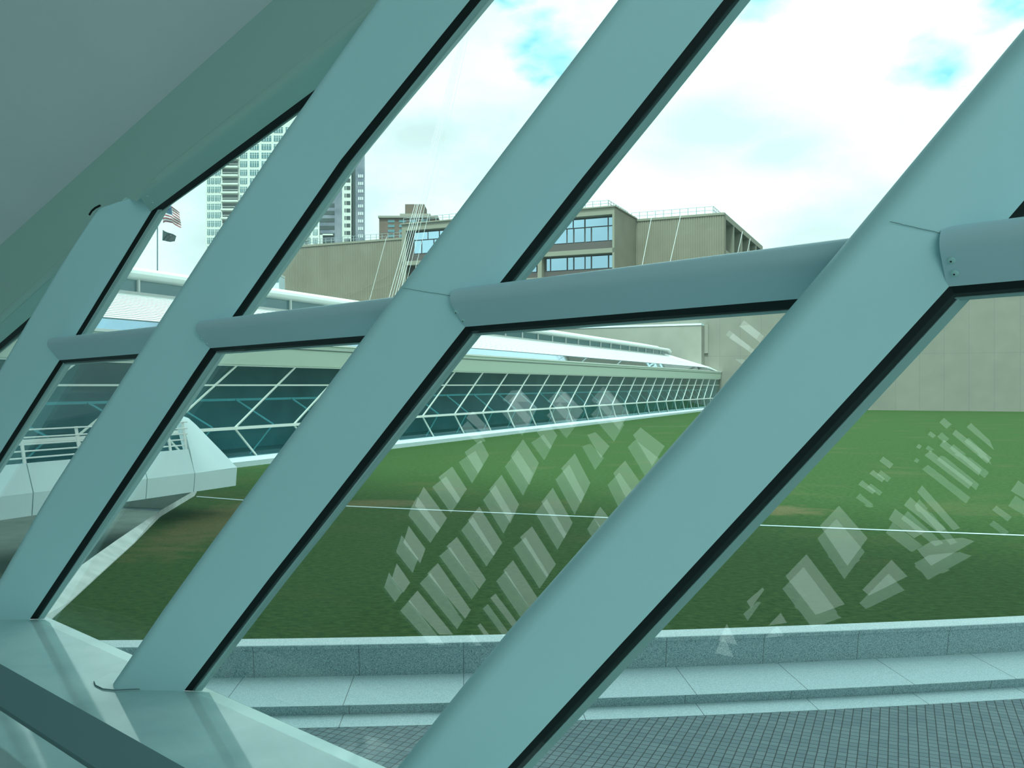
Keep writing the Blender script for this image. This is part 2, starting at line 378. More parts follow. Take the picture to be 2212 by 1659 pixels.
for t in (14, 8, 4, 0, -6.2):
    k0 = wp(t, max(kv(t), rail_v(t) + .15) if t < 2 else kv(t), KB); k0b = k0 - cd * 0.3; k1 = k0 + cd * 4.5  # stops short of the back wall; opening added to let sky light in
    h = V((0, 0, 0.35)); rr.append([up(k0), up(k1), up(k1 + h), up(k0 + h + nh * .4)])
b.loft(rr); o = b.build('ceiling', M['plaster']); structure(o, None)
LEDGE = 0.74; FLOOR = -1.62
def plan(t, k, z): p = th * t + nh * (nh.dot(P0) + k); return V((p.x, p.y, z))
b = MB(); b.hexa([up(plan(t, k, FLOOR)) for t, k in ((14, .09), (14, -LEDGE), (-6.2, -LEDGE), (-6.2, .09))], [up(plan(t, k, SILL)) for t, k in ((14, .09), (14, -LEDGE), (-6.2, -LEDGE), (-6.2, .09))])
o = b.build('trim_2', M['marble'], bevel=0.006); structure(o, None)
BK = 8.0                                               # the other glazed wall stands this far behind the camera
b = MB(); b.hexa([up(plan(t, k, FLOOR - .3)) for t, k in ((14, .09), (14, -BK - 2), (-6.2, -BK - 2), (-6.2, .09))], [up(plan(t, k, FLOOR)) for t, k in ((14, .09), (14, -BK - 2), (-6.2, -BK - 2), (-6.2, .09))])
o = b.build('floor', M['floor']); structure(o, None)
b = MB(); b.hexa([up(plan(14.2, k, z)) for k, z in ((.09, -4), (-BK - 2, -4), (-BK - 2, 12), (.09, .2))], [up(plan(14, k, z)) for k, z in ((.09, -4), (-BK - 2, -4), (-BK - 2, 12), (.09, .2))])
o = b.build('wall_left', M['wallin']); structure(o, None)
b = MB(); b.hexa([up(plan(t, k, -3.9)) for t, k in ((14, .05), (14, -.3), (-6.2, -.3), (-6.2, .05))], [up(plan(t, k, FLOOR)) for t, k in ((14, .09), (14, -.3), (-6.2, -.3), (-6.2, .09))])
o = b.build('wall_front', M['capwhite']); structure(o, None)

# the opposite wall with its slanted windows (seen mirrored in the panes)
def crop(x0, y0, s, pts): return [(x0 + x * s, y0 + y * s) for x, y in pts]
quads = []
for p in (
 ((385, 660), (530, 860), (490, 970), (280, 710)), ((500, 430), (670, 660), (600, 770), (430, 560)), ((690, 300), (800, 470), (730, 575), (590, 380)),
 ((865, 560), (1030, 820), (965, 920), (780, 660)), ((1010, 350), (1140, 570), (1075, 710), (920, 460)), ((1150, 120), (1270, 300), (1200, 460), (1060, 240)),
 ((880, 130), (945, 250), (865, 380), (760, 215)), ((1210, 690), (1380, 960), (1310, 1060), (1120, 770)), ((1345, 435), (1490, 690), (1425, 810), (1260, 540)),
 ((1490, 210), (1605, 430), (1535, 580), (1390, 320)), ((720, 760), (925, 1060), (870, 1135), (640, 830)), ((595, 930), (825, 1260), (780, 1330), (515, 1010)),
 ((1085, 910), (1280, 1210), (1225, 1300), (1010, 990)), ((970, 1130), (1150, 1370), (1100, 1400), (925, 1170)), ((460, 1110), (710, 1420), (600, 1420), (390, 1190)),
 ((235, 800), (430, 1080), (375, 1160), (180, 900)), ((1815, 260), (1940, 440), (1850, 590), (1730, 350)), ((1650, 560), (1760, 700), (1690, 800), (1600, 640)),
 ((1560, 800), (1640, 890), (1530, 980), (1470, 900)), ((1620, 80), (1730, 190), (1665, 280), (1560, 100)), ((1910, 50), (2090, 190), (2000, 330), (1860, 100)),
 ((1320, 20), (1390, 120), (1335, 220), (1230, 80)), ((870, 1325), (945, 1420), (890, 1425), (840, 1350)),
 ((1130, -200), (1260, -60), (1190, 60), (1040, -110)), ((1420, -190), (1560, -40), (1480, 70), (1330, -100)), ((1700, -200), (1860, -30), (1790, 90), (1620, -110)), ((820, -60), (960, 90), (900, 110), (770, -10)),
 ): quads.append(crop(740, 900, .3316, p))
for p in (
 ((910, 925), (1150, 1240), (970, 1305), (780, 1060)), ((1100, 640), (1285, 850), (1160, 1020), (985, 760)),
 ((1590, 520), (1830, 790), (1790, 805), (1560, 560)), ((1520, 590), (1750, 795), (1700, 815), (1480, 640)), ((1430, 660), (1630, 810), (1560, 850), (1390, 725)), ((1650, 850), (1830, 830), (1930, 860), (1655, 1015), (1560, 900)),
 ((1410, 960), (1520, 1075), (1290, 1190), (1235, 1140)), ((655, 1120), (675, 1155), (590, 1275), (550, 1210)), ((760, 1270), (810, 1350), (665, 1370), (700, 1330)),
 ((1790, 190), (2020, 370), (1990, 410), (1765, 220)), ((1720, 250), (1960, 440), (1940, 480), (1690, 290)), ((1640, 315), (1910, 520), (1880, 560), (1600, 345)), ((1880, 150), (2000, 260), (2030, 330), (1850, 180)),
 ((1720, 120), (1785, 175), (1750, 205), (1690, 150)), ((1640, 200), (1695, 240), (1670, 260), (1620, 225)), ((1570, 275), (1610, 300), (1590, 325), (1550, 300)),
 ((1360, 350), (1440, 410), (1415, 440), (1335, 380)), ((1300, 430), (1390, 495), (1370, 520), (1275, 455)), ((1235, 490), (1335, 570), (1315, 590), (1210, 520)),
 ((2160, 490), (2290, 580), (2250, 640), (2110, 560)), ((2030, 640), (2140, 720), (2110, 750), (2000, 670)), ((440, 1330), (480, 1400), (520, 1480), (380, 1450)),
 ): quads.append(crop(1400, 850, .3671, p))
for p in (((1600, 145), (1770, 280), (1740, 330), (1565, 195)), ((1520, 240), (1700, 380), (1680, 410), (1490, 280))): quads.append(crop(1120, 640, .2984, p))
def mirrored(x, y):
    p = on(x, y); r = ray(x, y); r = r - nw * 2 * nw.dot(r)
    t = (-BK - nh.dot(p)) / nh.dot(r); q = p + r * t; return th.dot(q), q.z
TL, TR_, ZT = 19.0, -6.2, 14.0
outer = [V((TL, FLOOR, 0)), V((TR_, FLOOR, 0)), V((TR_, ZT, 0)), V((TL, ZT, 0))]
holes = []
for qd in quads:
    pts = [mirrored(*p) for p in qd]
    if all(TR_ + .1 < a < TL - .1 and FLOOR + .05 < c < ZT - .1 for a, c in pts): holes.append([V((a, c, 0)) for a, c in pts])
flat = [p for l in [outer] + holes for p in l]; tri = tessellate_polygon([outer] + holes)
b = MB()
def bw(p, k): q = th * p.x + nh * (-BK - k); return up((q.x, q.y, p.y))
for k in (0, 0.12): b.add([bw(p, k) for p in flat], tri)
for l in [outer] + holes:
    for i in range(len(l)):
        a, c = l[i], l[(i + 1) % len(l)]; b.add([bw(a, 0), bw(c, 0), bw(c, .12), bw(a, .12)], [(0, 1, 2, 3)])
o = b.build('wall_back', M['wallin']); structure(o, None)

# unseen wing slab high over the hall, added to shade the near lawn
b = MB(); rings = []
for t, k0, k1, z in ((27, -16, -8, 32), (23, -21, -2, 31), (14, -23, 3, 30), (0, -24, 4.5, 29), (-16, -23, 4, 30), (-36, -21, 1, 32), (-60, -16, -8, 36)):
    rings.append([up(plan(t, k0, z)), up(plan(t, k1, z)), up(plan(t, k1, z + .4)), up(plan(t, k0, z + .4))])
b.loft(rings); o = b.build('lawn_shade_wing', M['capwhite']); structure(o)

# dark flat handrail along the ledge, its posts beyond the frame
HZ = -0.92
a0, a1 = onz(0, 1432, HZ), onz(401, 1657, HZ); c0 = onz(0, 1527, HZ); hd = (a1 - a0).normalized()
wv = hd.cross(V((0, 0, 1)));
if wv.dot(a0) > 0: wv = -wv
ww = abs((c0 - a0).dot(wv)); 
hr0, hr1 = a0 - hd * 1.6, a1 + hd * 2.6
root = thing('handrail', up(hr0 + V((0, 0, FLOOR - HZ))), 'dark grey flat handrail crossing the corner above the marble ledge', 'handrail')
b = MB(); sec = [(0.003, 0), (ww - .003, 0), (ww, -.003), (ww, -.010), (ww - .01, -.012), (.01, -.012), (0, -.010), (0, -.003)]
b.loft([[up(p + wv * x + V((0, 0, z))) for x, z in sec] for p in (hr0, a0, a1, hr1)]); b.build('rail', M['rail'], root)
for p in (hr0 + hd * .2, hr1 - hd * .3):
    b = MB(); b.bar(up(p + wv * ww * .5 + V((0, 0, FLOOR - HZ))), up(p + wv * ww * .5 + V((0, 0, -.0125))), .06, .03, hd); b.build('post', M['rail'], root)

# ------------------------------------------------------------------ outdoors
LAWN = -3.35
gd = V((0.4115, 0.9114, 0)).normalized(); md = V((gd.y, -gd.x, 0))
def gp(s, o, z): p = gd * s + md * o; return V((p.x, p.y, z + EYE))
def pix_so(x, o): u = V(((x - CX) / F, 1, 0)); k = o / md.dot(u); return gd.dot(u) * k, k            # pixel column and offset -> s, depth
def pix_os(x, s): u = V(((x - CX) / F, 1, 0)); k = s / gd.dot(u); return md.dot(u) * k, k            # pixel column and s -> offset, depth

def setts(m, t, b, co):
    mpn = t.nodes.new('ShaderNodeMapping'); mpn.inputs['Rotation'].default_value = (0, 0, R(23.2)); t.links.new(co, mpn.inputs[0])
    br = t.nodes.new('ShaderNodeTexBrick'); br.offset = 0.0; br.inputs['Scale'].default_value = 1
    br.inputs['Brick Width'].default_value = 0.098; br.inputs['Row Height'].default_value = 0.105; br.inputs['Mortar Size'].default_value = 0.006
    br.inputs['Mortar Smooth'].default_value = 0.3
    br.inputs['Color1'].default_value = (.115, .168, .195, 1); br.inputs['Color2'].default_value = (.158, .215, .238, 1); br.inputs['Mortar'].default_value = (.03, .035, .035, 1)
    ns = t.nodes.new('ShaderNodeTexNoise'); ns.inputs['Scale'].default_value = 2.5; t.links.new(mpn.outputs[0], ns.inputs['Vector'])
    mx = t.nodes.new('ShaderNodeMix'); mx.data_type = 'VECTOR'; mx.inputs[0].default_value = 0.012
    t.links.new(mpn.outputs[0], mx.inputs[4]); t.links.new(ns.outputs['Color'], mx.inputs[5]); t.links.new(mx.outputs[1], br.inputs['Vector'])
    t.links.new(br.outputs['Color'], b.inputs['Base Color'])
    bu = t.nodes.new('ShaderNodeBump'); bu.inputs['Distance'].default_value = 0.01; bu.inputs['Strength'].default_value = .6; bu.invert = True
    t.links.new(br.outputs['Fac'], bu.inputs['Height']); t.links.new(bu.outputs[0], b.inputs['Normal'])
M['setts'] = mat('granite_setts', (.15, .19, .19), .7, .3, fn=setts)
M['granite'] = mat('granite', (.3, .4, .4), .55, .35, noise=(55, 3, (.10, .14, .15), (.40, .47, .46), .38, .62))
M['granite_light'] = mat('flamed_granite', (.5, .6, .6), .7, .25, noise=(60, 3, (.42, .52, .55), (.64, .74, .76), .35, .62))
def lawn_fn(m, t, b, co):
    def nz(sc, d, off=0):
        n = t.nodes.new('ShaderNodeTexNoise'); n.inputs['Scale'].default_value = sc; n.inputs['Detail'].default_value = d
        mm = t.nodes.new('ShaderNodeMapping'); mm.inputs['Location'].default_value = (off, off, 0); mm.inputs['Scale'].default_value = (0.8, 1.1, 1)
        t.links.new(co, mm.inputs[0]); t.links.new(mm.outputs[0], n.inputs['Vector']); return n.outputs['Fac']
    def rp(f, p0, c0, p1, c1):
        r = t.nodes.new('ShaderNodeValToRGB'); e = r.color_ramp.elements; e[0].position = p0; e[1].position = p1; e[0].color = (*c0, 1); e[1].color = (*c1, 1)
        t.links.new(f, r.inputs[0]); return r.outputs[0]
    def mixc(f, a, c):
        n = t.nodes.new('ShaderNodeMix'); n.data_type = 'RGBA'; t.links.new(f, n.inputs[0]); t.links.new(a, n.inputs[6]); t.links.new(c, n.inputs[7]); return n.outputs[2]
    base = rp(nz(9, 8), .32, (.025, .060, .016), .68, (.056, .104, .029))
    dry = rp(nz(30, 4, 5), .3, (.10, .085, .035), .7, (.17, .145, .07))
    m1 = rp(nz(.35, 6, 9), .56, (0, 0, 0), .78, (.40, .40, .40))
    c = mixc(m1, base, dry)
    # worn bare patches: by the kerb and one in the middle of the lawn
    for (cx, cy, rx, ry) in ((-7.2, 22.5, 1.3, 5.5), (-3.8, 25.5, 1.6, 1.0), (7.0, 24.2, 1.5, 1.1)):
        mm = t.nodes.new('ShaderNodeMapping'); mm.vector_type = 'TEXTURE'; mm.inputs['Location'].default_value = (cx, cy, .55); mm.inputs['Scale'].default_value = (rx, ry, 50)
        t.links.new(co, mm.inputs[0]); ln = t.nodes.new('ShaderNodeVectorMath'); ln.operation = 'LENGTH'; t.links.new(mm.outputs[0], ln.inputs[0])
        su = t.nodes.new('ShaderNodeMath'); su.operation = 'SUBTRACT'; su.inputs[0].default_value = 1.25; t.links.new(ln.outputs['Value'], su.inputs[1])
        ml = t.nodes.new('ShaderNodeMath'); ml.operation = 'MULTIPLY_ADD'; t.links.new(nz(2.2, 7, cx), ml.inputs[0]); ml.inputs[1].default_value = 1.6; ml.inputs[2].default_value = -0.8
        ad = t.nodes.new('ShaderNodeMath'); t.links.new(su.outputs[0], ad.inputs[0]); t.links.new(ml.outputs[0], ad.inputs[1])
        c = mixc(rp(ad.outputs[0], .15, (0, 0, 0), .8, (.8, .8, .8)), c, dry)
    t.links.new(c, b.inputs['Base Color'])
M['lawn'] = mat('lawn_grass', (.07, .12, .03), .95, .05, bump=(14, .8, .05), fn=lawn_fn)
M['white'] = mat('white_concrete', (.86, .88, .87), .6, .25, noise=(.9, 5, (.66, .79, .82), (.71, .84, .86), .3, .7))
M['whitemetal'] = mat('white_metal', (.82, .84, .82), .4, .4)
M['fascia'] = mat('gallery_fascia', (.62, .70, .62), .55, .25)
M['frame'] = mat('gallery_mullion', (.72, .76, .72), .45, .3)
M['galglass'] = glass('gallery_glass', (.55, .80, .84), 1.25)
M['galin'] = mat('gallery_interior', (.4, .5, .5), .8, .1, noise=(.25, 3, (.22, .30, .32), (.46, .53, .54), .35, .65))
M['galbar'] = mat('gallery_inner_bar', (.9, .92, .9), .5, .2)
M['bluestrip'] = mat('sky_tinted_strip', (.26, .46, .62), .03, .8, metal=1.0)  # blue of the reflected sky is put into the base colour
M['concrete'] = mat('pale_concrete', (.29, .275, .235), .85, .15, noise=(.6, 6, (.275, .26, .22), (.305, .29, .25), .3, .7))
def paneled(m, t, b, co):
    # form joints of the big retaining wall
    mm = t.nodes.new('ShaderNodeMapping'); mm.inputs['Rotation'].default_value = (0, 0, atan2(gd.x, gd.y)); t.links.new(co, mm.inputs[0])
    sp = t.nodes.new('ShaderNodeSeparateXYZ'); t.links.new(mm.outputs[0], sp.inputs[0]); cb = t.nodes.new('ShaderNodeCombineXYZ')
    t.links.new(sp.outputs[0], cb.inputs[0]); t.links.new(sp.outputs[2], cb.inputs[1])
    br = t.nodes.new('ShaderNodeTexBrick'); br.offset = 0; br.inputs['Scale'].default_value = 1; br.inputs['Brick Width'].default_value = 2.9; br.inputs['Row Height'].default_value = 8.05
    br.inputs['Mortar Size'].default_value = .035; br.inputs['Mortar Smooth'].default_value = .5
    br.inputs['Color1'].default_value = (.24, .225, .19, 1); br.inputs['Color2'].default_value = (.253, .238, .20, 1); br.inputs['Mortar'].default_value = (.19, .18, .155, 1)
    t.links.new(cb.outputs[0], br.inputs['Vector'])
    n = t.nodes.new('ShaderNodeTexNoise'); n.inputs['Scale'].default_value = .5; n.inputs['Detail'].default_value = 8; t.links.new(co, n.inputs['Vector'])
    r = t.nodes.new('ShaderNodeValToRGB'); r.color_ramp.elements[0].color = (.82, .82, .82, 1); r.color_ramp.elements[1].color = (1.1, 1.1, 1.1, 1); t.links.new(n.outputs['Fac'], r.inputs[0])
    x = t.nodes.new('ShaderNodeMix'); x.data_type = 'RGBA'; x.blend_type = 'MULTIPLY'; x.inputs[0].default_value = 1; t.links.new(br.outputs['Color'], x.inputs[6]); t.links.new(r.outputs[0], x.inputs[7])
    t.links.new(x.outputs[2], b.inputs['Base Color'])
M['retwall'] = mat('retaining_concrete', (.44, .36, .3), .85, .15, fn=paneled)
M['tan'] = mat('ribbed_concrete', (.235, .215, .165), .9, .1, noise=(.3, 6, (.225, .20, .152), (.26, .232, .18), .3, .7))
M['tan_smooth'] = mat('smooth_tan_concrete', (.275, .26, .205), .85, .1)
M['spandrel'] = mat('brown_spandrel', (.11, .09, .085), .6, .3)
M['officeglass'] = mat('office_glass', (.38, .55, .66), .04, .6, metal=1.0)
M['slatgrey'] = mat('louvre_gap', (.12, .14, .14), .8, .1)
M['cream'] = mat('cream_cladding', (.72, .74, .68), .8, .2)
M['towerglass'] = mat('tower_window', (.10, .22, .25), .06, .6)
M['towerblue'] = mat('tower_blue_glass', (.21, .22, .27), .08, .7, noise=(.12, 3, (.15, .17, .22), (.32, .33, .38), .35, .65))
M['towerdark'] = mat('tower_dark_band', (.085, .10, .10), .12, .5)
M['towerpale'] = mat('tower_pale_window', (.75, .78, .78), .2, .5)  # plain pale window colour
M['brick'] = mat('brown_brick', (.18, .13, .105), .9, .1, noise=(.5, 6, (.16, .115, .09), (.20, .145, .118), .3, .7))
M['dirtyroof_and_gap'] = mat('grey_roof_and_gap', (.30, .28, .24), .8, .1)

# terrace paving, its granite steps and the lawn
E0 = [(574, 1575), (798, 1571), (932, 1568), (1236, 1557.6), (1552, 1546.6), (1924, 1521), (2212, 1509)]
E1 = [(581, 1548), (798, 1543), (958, 1539), (1266, 1529), (1512, 1519), (1804, 1506), (2212, 1484)]
E2 = [(567, 1537.5), (798, 1529), (976, 1523), (1276, 1509), (1512, 1496), (1804, 1479), (2212, 1452)]
E3 = [(451, 1476), (675, 1470), (816, 1467), (1033, 1459), (1346, 1442.5), (1603, 1430), (1924, 1410), (2212, 1393)]
E4 = [(509, 1396.5), (784, 1392), (1099, 1387.5), (1407, 1378), (1703, 1365.6), (2212, 1345.5)]
E5 = [(300, 1389), (520, 1383), (820, 1377), (1110, 1374), (1422, 1363), (1703, 1352), (2212, 1330)]
def fit(px, z):                                         # smooth plan curve y(x) through the edge: least squares quadratic
    pts = [onz(x, y, z) for x, y in px]; import numpy as np
    c = np.polyfit([p.x for p in pts], [p.y for p in pts], 2); return lambda x: float(np.polyval(c, x))
G0 = -EYE; H1, H2 = G0 + 0.13, G0 + 0.55
ce = [fit(E0, G0), fit(E1, G0), fit(E2, H1), fit(E3, H1), fit(E4, H2), fit(E5, H2)]
xs = [-7.0 + 0.5 * i for i in range(49)]
# keep the six edges as offsets of one curve so that the kerb has one width along its length
mids = [sum(ce[k](x) - ce[4](x) for x in (-3, -1, 1, 3, 5)) / 5 for k in range(6)]
print('kerb offsets', [round(m, 3) for m in mids])
def ec(k, x): return ce[4](x) + mids[k]
b = MB(); b.add([(-60, -40, 0), (90, -40, 0), (90, 140, 0), (-60, 140, 0)], [(0, 1, 2, 3)]); o = b.build('terrace_paving', M['setts']); structure(o)
def strip(name, ring, m, lab=None, mats=None):
    bb = MB(); bb.loft([[V((x, ec(k, x) + dy, z + EYE)) for k, dy, z in ring] for x in xs]); oo = bb.build(name, m); structure(oo, lab); return oo
def joints(m0, ysp=1.25, name='g'):
    return m0
def granite_joint(base_a, base_b, sp):
    def fn(m, t, b, co):
        sp_ = t.nodes.new('ShaderNodeSeparateXYZ'); t.links.new(co, sp_.inputs[0])
        n = t.nodes.new('ShaderNodeTexNoise'); n.inputs['Scale'].default_value = 95; n.inputs['Detail'].default_value = 4; t.links.new(co, n.inputs['Vector'])
        r = t.nodes.new('ShaderNodeValToRGB'); e = r.color_ramp.elements; e[0].position = .38; e[1].position = .62; e[0].color = (*base_a, 1); e[1].color = (*base_b, 1); t.links.new(n.outputs['Fac'], r.inputs[0])
        ad = t.nodes.new('ShaderNodeMath'); ad.operation = 'MULTIPLY_ADD'; t.links.new(sp_.outputs[1], ad.inputs[0]); ad.inputs[1].default_value = 0.054; t.links.new(sp_.outputs[0], ad.inputs[2])
        dv = t.nodes.new('ShaderNodeMath'); dv.operation = 'DIVIDE'; t.links.new(ad.outputs[0], dv.inputs[0]); dv.inputs[1].default_value = sp
        fr = t.nodes.new('ShaderNodeMath'); fr.operation = 'FRACT'; t.links.new(dv.outputs[0], fr.inputs[0])
        lt = t.nodes.new('ShaderNodeMath'); lt.operation = 'LESS_THAN'; t.links.new(fr.outputs[0], lt.inputs[0]); lt.inputs[1].default_value = 0.008 / sp
        x = t.nodes.new('ShaderNodeMix'); x.data_type = 'RGBA'; t.links.new(lt.outputs[0], x.inputs[0]); t.links.new(r.outputs[0], x.inputs[6]); x.inputs[7].default_value = (.09, .11, .11, 1)
        t.links.new(x.outputs[2], b.inputs['Base Color'])
    return fn
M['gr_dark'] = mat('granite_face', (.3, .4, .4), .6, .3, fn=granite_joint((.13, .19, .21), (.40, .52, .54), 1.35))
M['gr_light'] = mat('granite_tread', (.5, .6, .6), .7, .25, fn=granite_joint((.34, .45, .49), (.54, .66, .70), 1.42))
strip('paving_border', [(0, 0, G0 + .0), (0, 0, G0 + .006), (1, 0, G0 + .006), (1, 0, G0)], M['gr_light'])
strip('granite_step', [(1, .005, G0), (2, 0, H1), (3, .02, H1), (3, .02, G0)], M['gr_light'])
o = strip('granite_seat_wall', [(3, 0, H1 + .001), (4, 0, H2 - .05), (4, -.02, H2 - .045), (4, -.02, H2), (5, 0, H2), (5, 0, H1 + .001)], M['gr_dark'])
strip('granite_coping', [(4, -.021, H2 + .001), (4, -.021, H2 + .012), (5, -.002, H2 + .012), (5, -.002, H2 + .001)], M['granite_light'])
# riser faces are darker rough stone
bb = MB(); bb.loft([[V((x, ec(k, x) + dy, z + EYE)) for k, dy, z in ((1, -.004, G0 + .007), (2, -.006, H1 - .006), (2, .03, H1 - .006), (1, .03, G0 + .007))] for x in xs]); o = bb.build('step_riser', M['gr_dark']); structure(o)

# low white kerb wall on the left of the lawn, curving under the bridge
KU = [(70, 1345), (110, 1290), (153, 1237), (250, 1168), (349, 1101), (420, 1060)]   # outer upper edge
KL = [(87, 1358), (150, 1300), (215, 1240), (290, 1172), (370, 1090), (425, 1062)]   # edge against the grass
kl = [onz(x, y, LAWN + .02) for x, y in KL]; ku = [onz(x, y, LAWN + .16) for x, y in KU]
b = MB(); b.loft([[up((u.x, u.y, G0)), up(u), up(l), up((l.x, l.y, G0))] for u, l in zip(ku, kl)])
M['kerb'] = mat('weathered_white_concrete', (.6, .65, .63), .8, .15, noise=(2.5, 6, (.52, .57, .55), (.68, .72, .70), .35, .65))
o = b.build('lawn_kerb', M['kerb'], smooth=False); structure(o)
# lawn
gl0 = gp(27, -25.3, 0); 
poly = [V((x, ec(5, x), 0)) for x in xs if x >= kl[0].x + .3]
left = [V((p.x, p.y, 0)) for p in kl][::-1]
rear = [V((90, poly[-1].y + 8, 0)), gp(130.2, 70, 0), gp(130.2, -25.3, 0), gp(60, -25.3, 0), gp(28, -25.3, 0), gp(21, -25.3, 0)]
outline = [V((kl[0].x, ec(5, kl[0].x), 0))] + poly + rear + left[0:]
top = [V((p.x, p.y, LAWN + EYE)) for p in outline]
b = MB(); tri = tessellate_polygon([top]); b.add(top, tri)
n = len(top)
b.add(top + [V((p.x, p.y, 0.003)) for p in top], [(i, (i + 1) % n, n + (i + 1) % n, n + i) for i in range(n)])
o = b.build('lawn', M['lawn']); structure(o)
M['court'] = mat('court_concrete', (.20, .25, .22), .85, .15, noise=(1.2, 6, (.17, .22, .195), (.23, .28, .25), .35, .65))
le, lb = kl[-1], gp(21, -25.3, 0)
b = MB(); b.bar(V((le.x - .12, le.y, G0 + EYE + .28)), V((lb.x - .12, lb.y, G0 + EYE + .28)), .2, .54, V((0, 0, 1))); o = b.build('lawn_edge_wall', M['court']); structure(o)
b = MB(); cpts = [V((u.x + .05, u.y, .004)) for u in ku] + [V((lb.x - .3, lb.y, .004)), V((-45, 40, .004)), V((-45, ku[0].y - 3, .004)), V((ku[0].x + .1, ku[0].y - 1.2, .004))]
b.add(cpts, tessellate_polygon([cpts])); o = b.build('service_court', M['court']); structure(o)
# thin white line over the grass
b = MB(); pl = [onz(x, y, LAWN + .012) for x, y in ((425, 1073), (515, 1080), (755, 1094), (1320, 1119), (1640, 1135), (2212, 1157), (2500, 1170), (3300, 1207))]
b.loft([[up(p + V((0, -.03, 0))), up(p + V((0, -.02, .015))), up(p + V((0, .02, .015))), up(p + V((0, .03, 0)))] for p in pl])
o = b.build('white_strip', M['white']); tag(o, 'thin white edging line running across the lawn', 'edging')

# ------------------------------------------------------------------ long glass gallery
GO = -26.0; S0, S1 = 8.0, 130.0; BAY = 3.9; A0 = 29.5
ZS, ZM, ZT_, ZB = -1.79, 0.0, 0.87, -3.03
gal = thing('glass_gallery', gp(70, -30, LAWN), 'long low glass gallery with white louvred roof, receding along the lawn', 'building')
def gbox(mb, s0, s1, o0, o1, z0, z1, mi=0): mb.hexa([gp(s0, o0, z0), gp(s1, o0, z0), gp(s1, o1, z0), gp(s0, o1, z0)], [gp(s0, o0, z1), gp(s1, o0, z1), gp(s1, o1, z1), gp(s0, o1, z1)], mi)
def gext(mb, prof, s0, s1, mi=0): mb.loft([[gp(s, o, z) for o, z in prof] for s in (s0, s1)], mi)
b = MB(); gext(b, [(GO - .6, LAWN), (GO + .75, LAWN), (GO + .75, LAWN + .22), (GO + .1, LAWN + .32), (GO - .6, LAWN + .32)], S0, S1); b.build('plinth', M['granite_light'], gal)
b = MB(); gext(b, [(GO - .02, ZS), (GO - .15, ZB), (GO - .19, ZB), (GO - .06, ZS)], S0, S1 - .5); b.build('lower_glass', M['galglass'], gal)
b = MB(); gext(b, [(GO - .02, ZS), (GO - .12, ZT_), (GO - .16, ZT_), (GO - .06, ZS)], S0, S1 - .5); b.build('upper_glass', M['galglass'], gal)
b = MB(); gbox(b, S0, S1, GO - .10, GO + .06, ZS - .065, ZS + .055); b.build('sill_bar', M['whitemetal'], gal)
def off_up(z): return GO - .02 - .10 * (z - ZS) / (ZT_ - ZS)
b = MB(); gbox(b, S0, S1 - .4, off_up(0) - .03, off_up(0) + .04, -.035, .035); b.build('transom', M['frame'], gal)
b = MB(); gbox(b, S0, S1 - .4, GO - .2, GO - .04, ZT_ - .07, ZT_); b.build('head_bar', M['frame'], gal)
k0 = -5; nb = int((S1 - A0) / BAY)
for k in range(k0, nb + 1):
    s = A0 + BAY * k
    if s + 4.2 < S1 - .3:
        b = MB(); b.bar(gp(s, GO + .0, ZS), gp(s + 4.2, GO - .08, ZT_), .06, .07, md); b.build('mullion', M['frame'], gal)
    if s + 1.2 < S1 - .3 and s > S0:
        b = MB(); b.bar(gp(s, GO + .0, ZS), gp(s + 1.5, GO - .12, ZB), .065, .07, md); b.build('lower_mullion', M['frame'], gal)
b = MB()
for k in range(k0, nb + 1):
    s = A0 + BAY * k
    if s > S0 + 3 and s < S1 - 2:
        b.bar(gp(s - 0.2, GO - 1.0, ZS), gp(s - 2.0, GO - 1.6, ZS + 1.15), .07, .07, md)
        b.bar(gp(s - 0.2, GO - 1.0, ZS), gp(s - 1.9, GO - .9, ZB), .05, .05, md)
o = b.build('inner_bracing', M['galbar'], gal); o['kind'] = 'stuff'
b = MB(); gbox(b, S0, S1, GO - 1.75, GO - 1.65, ZS + 1.1, ZS + 1.2); b.build('inner_rail', M['galbar'], gal)
b = MB(); gbox(b, S0, S1, GO - 5.2, GO - 5, LAWN, ZT_ + .3); gbox(b, S0, S1, GO - 5.2, GO - .7, LAWN, LAWN + .2); gbox(b, S0, S1, GO - 5.2, GO - .55, ZT_ + .02, ZT_ + .3); gbox(b, S1 - .5, S1 - .3, GO - 5, GO - .5, LAWN, ZT_)
b.build('interior', M['galin'], gal)
b = MB(); gext(b, [(GO - .55, ZT_), (GO + .0, ZT_), (GO + .12, 1.72), (GO + .12, 1.86), (GO - .55, 1.86)], S0, S1 + .2); b.build('fascia', M['fascia'], gal)
b = MB(); gext(b, [(GO + .04, 1.62), (GO + .14, 1.62), (GO + .14, 1.66), (GO + .06, 1.66)], S0, S1 + .2); b.build('drip_groove', M['slatgrey'], gal)
b = MB(); gext(b, [(GO - .5, 1.862), (GO + .2, 1.862), (GO + .2, 1.96), (GO - .5, 1.96)], S0, S1 + .2); b.build('eave_edge', M['whitemetal'], gal)
b = MB(); gext(b, [(GO + .02, 1.965), (GO - .75, 2.42), (GO - .8, 2.36), (GO - .02, 1.962)], S0, S1 - 6); b.build('gutter_strip', M['bluestrip'], gal)
RO0, RZ0, RO1, RZ1 = GO - .75, 2.46, -32.0, 4.12
b = MB(); gext(b, [(RO0, RZ0 - .1), (RO1, RZ1 - .1), (RO1, RZ1 - .3), (RO0 - .05, RZ0 - .3)], S0, 122); b.build('roof_deck', M['slatgrey'], gal)
NS = 17
b = MB()
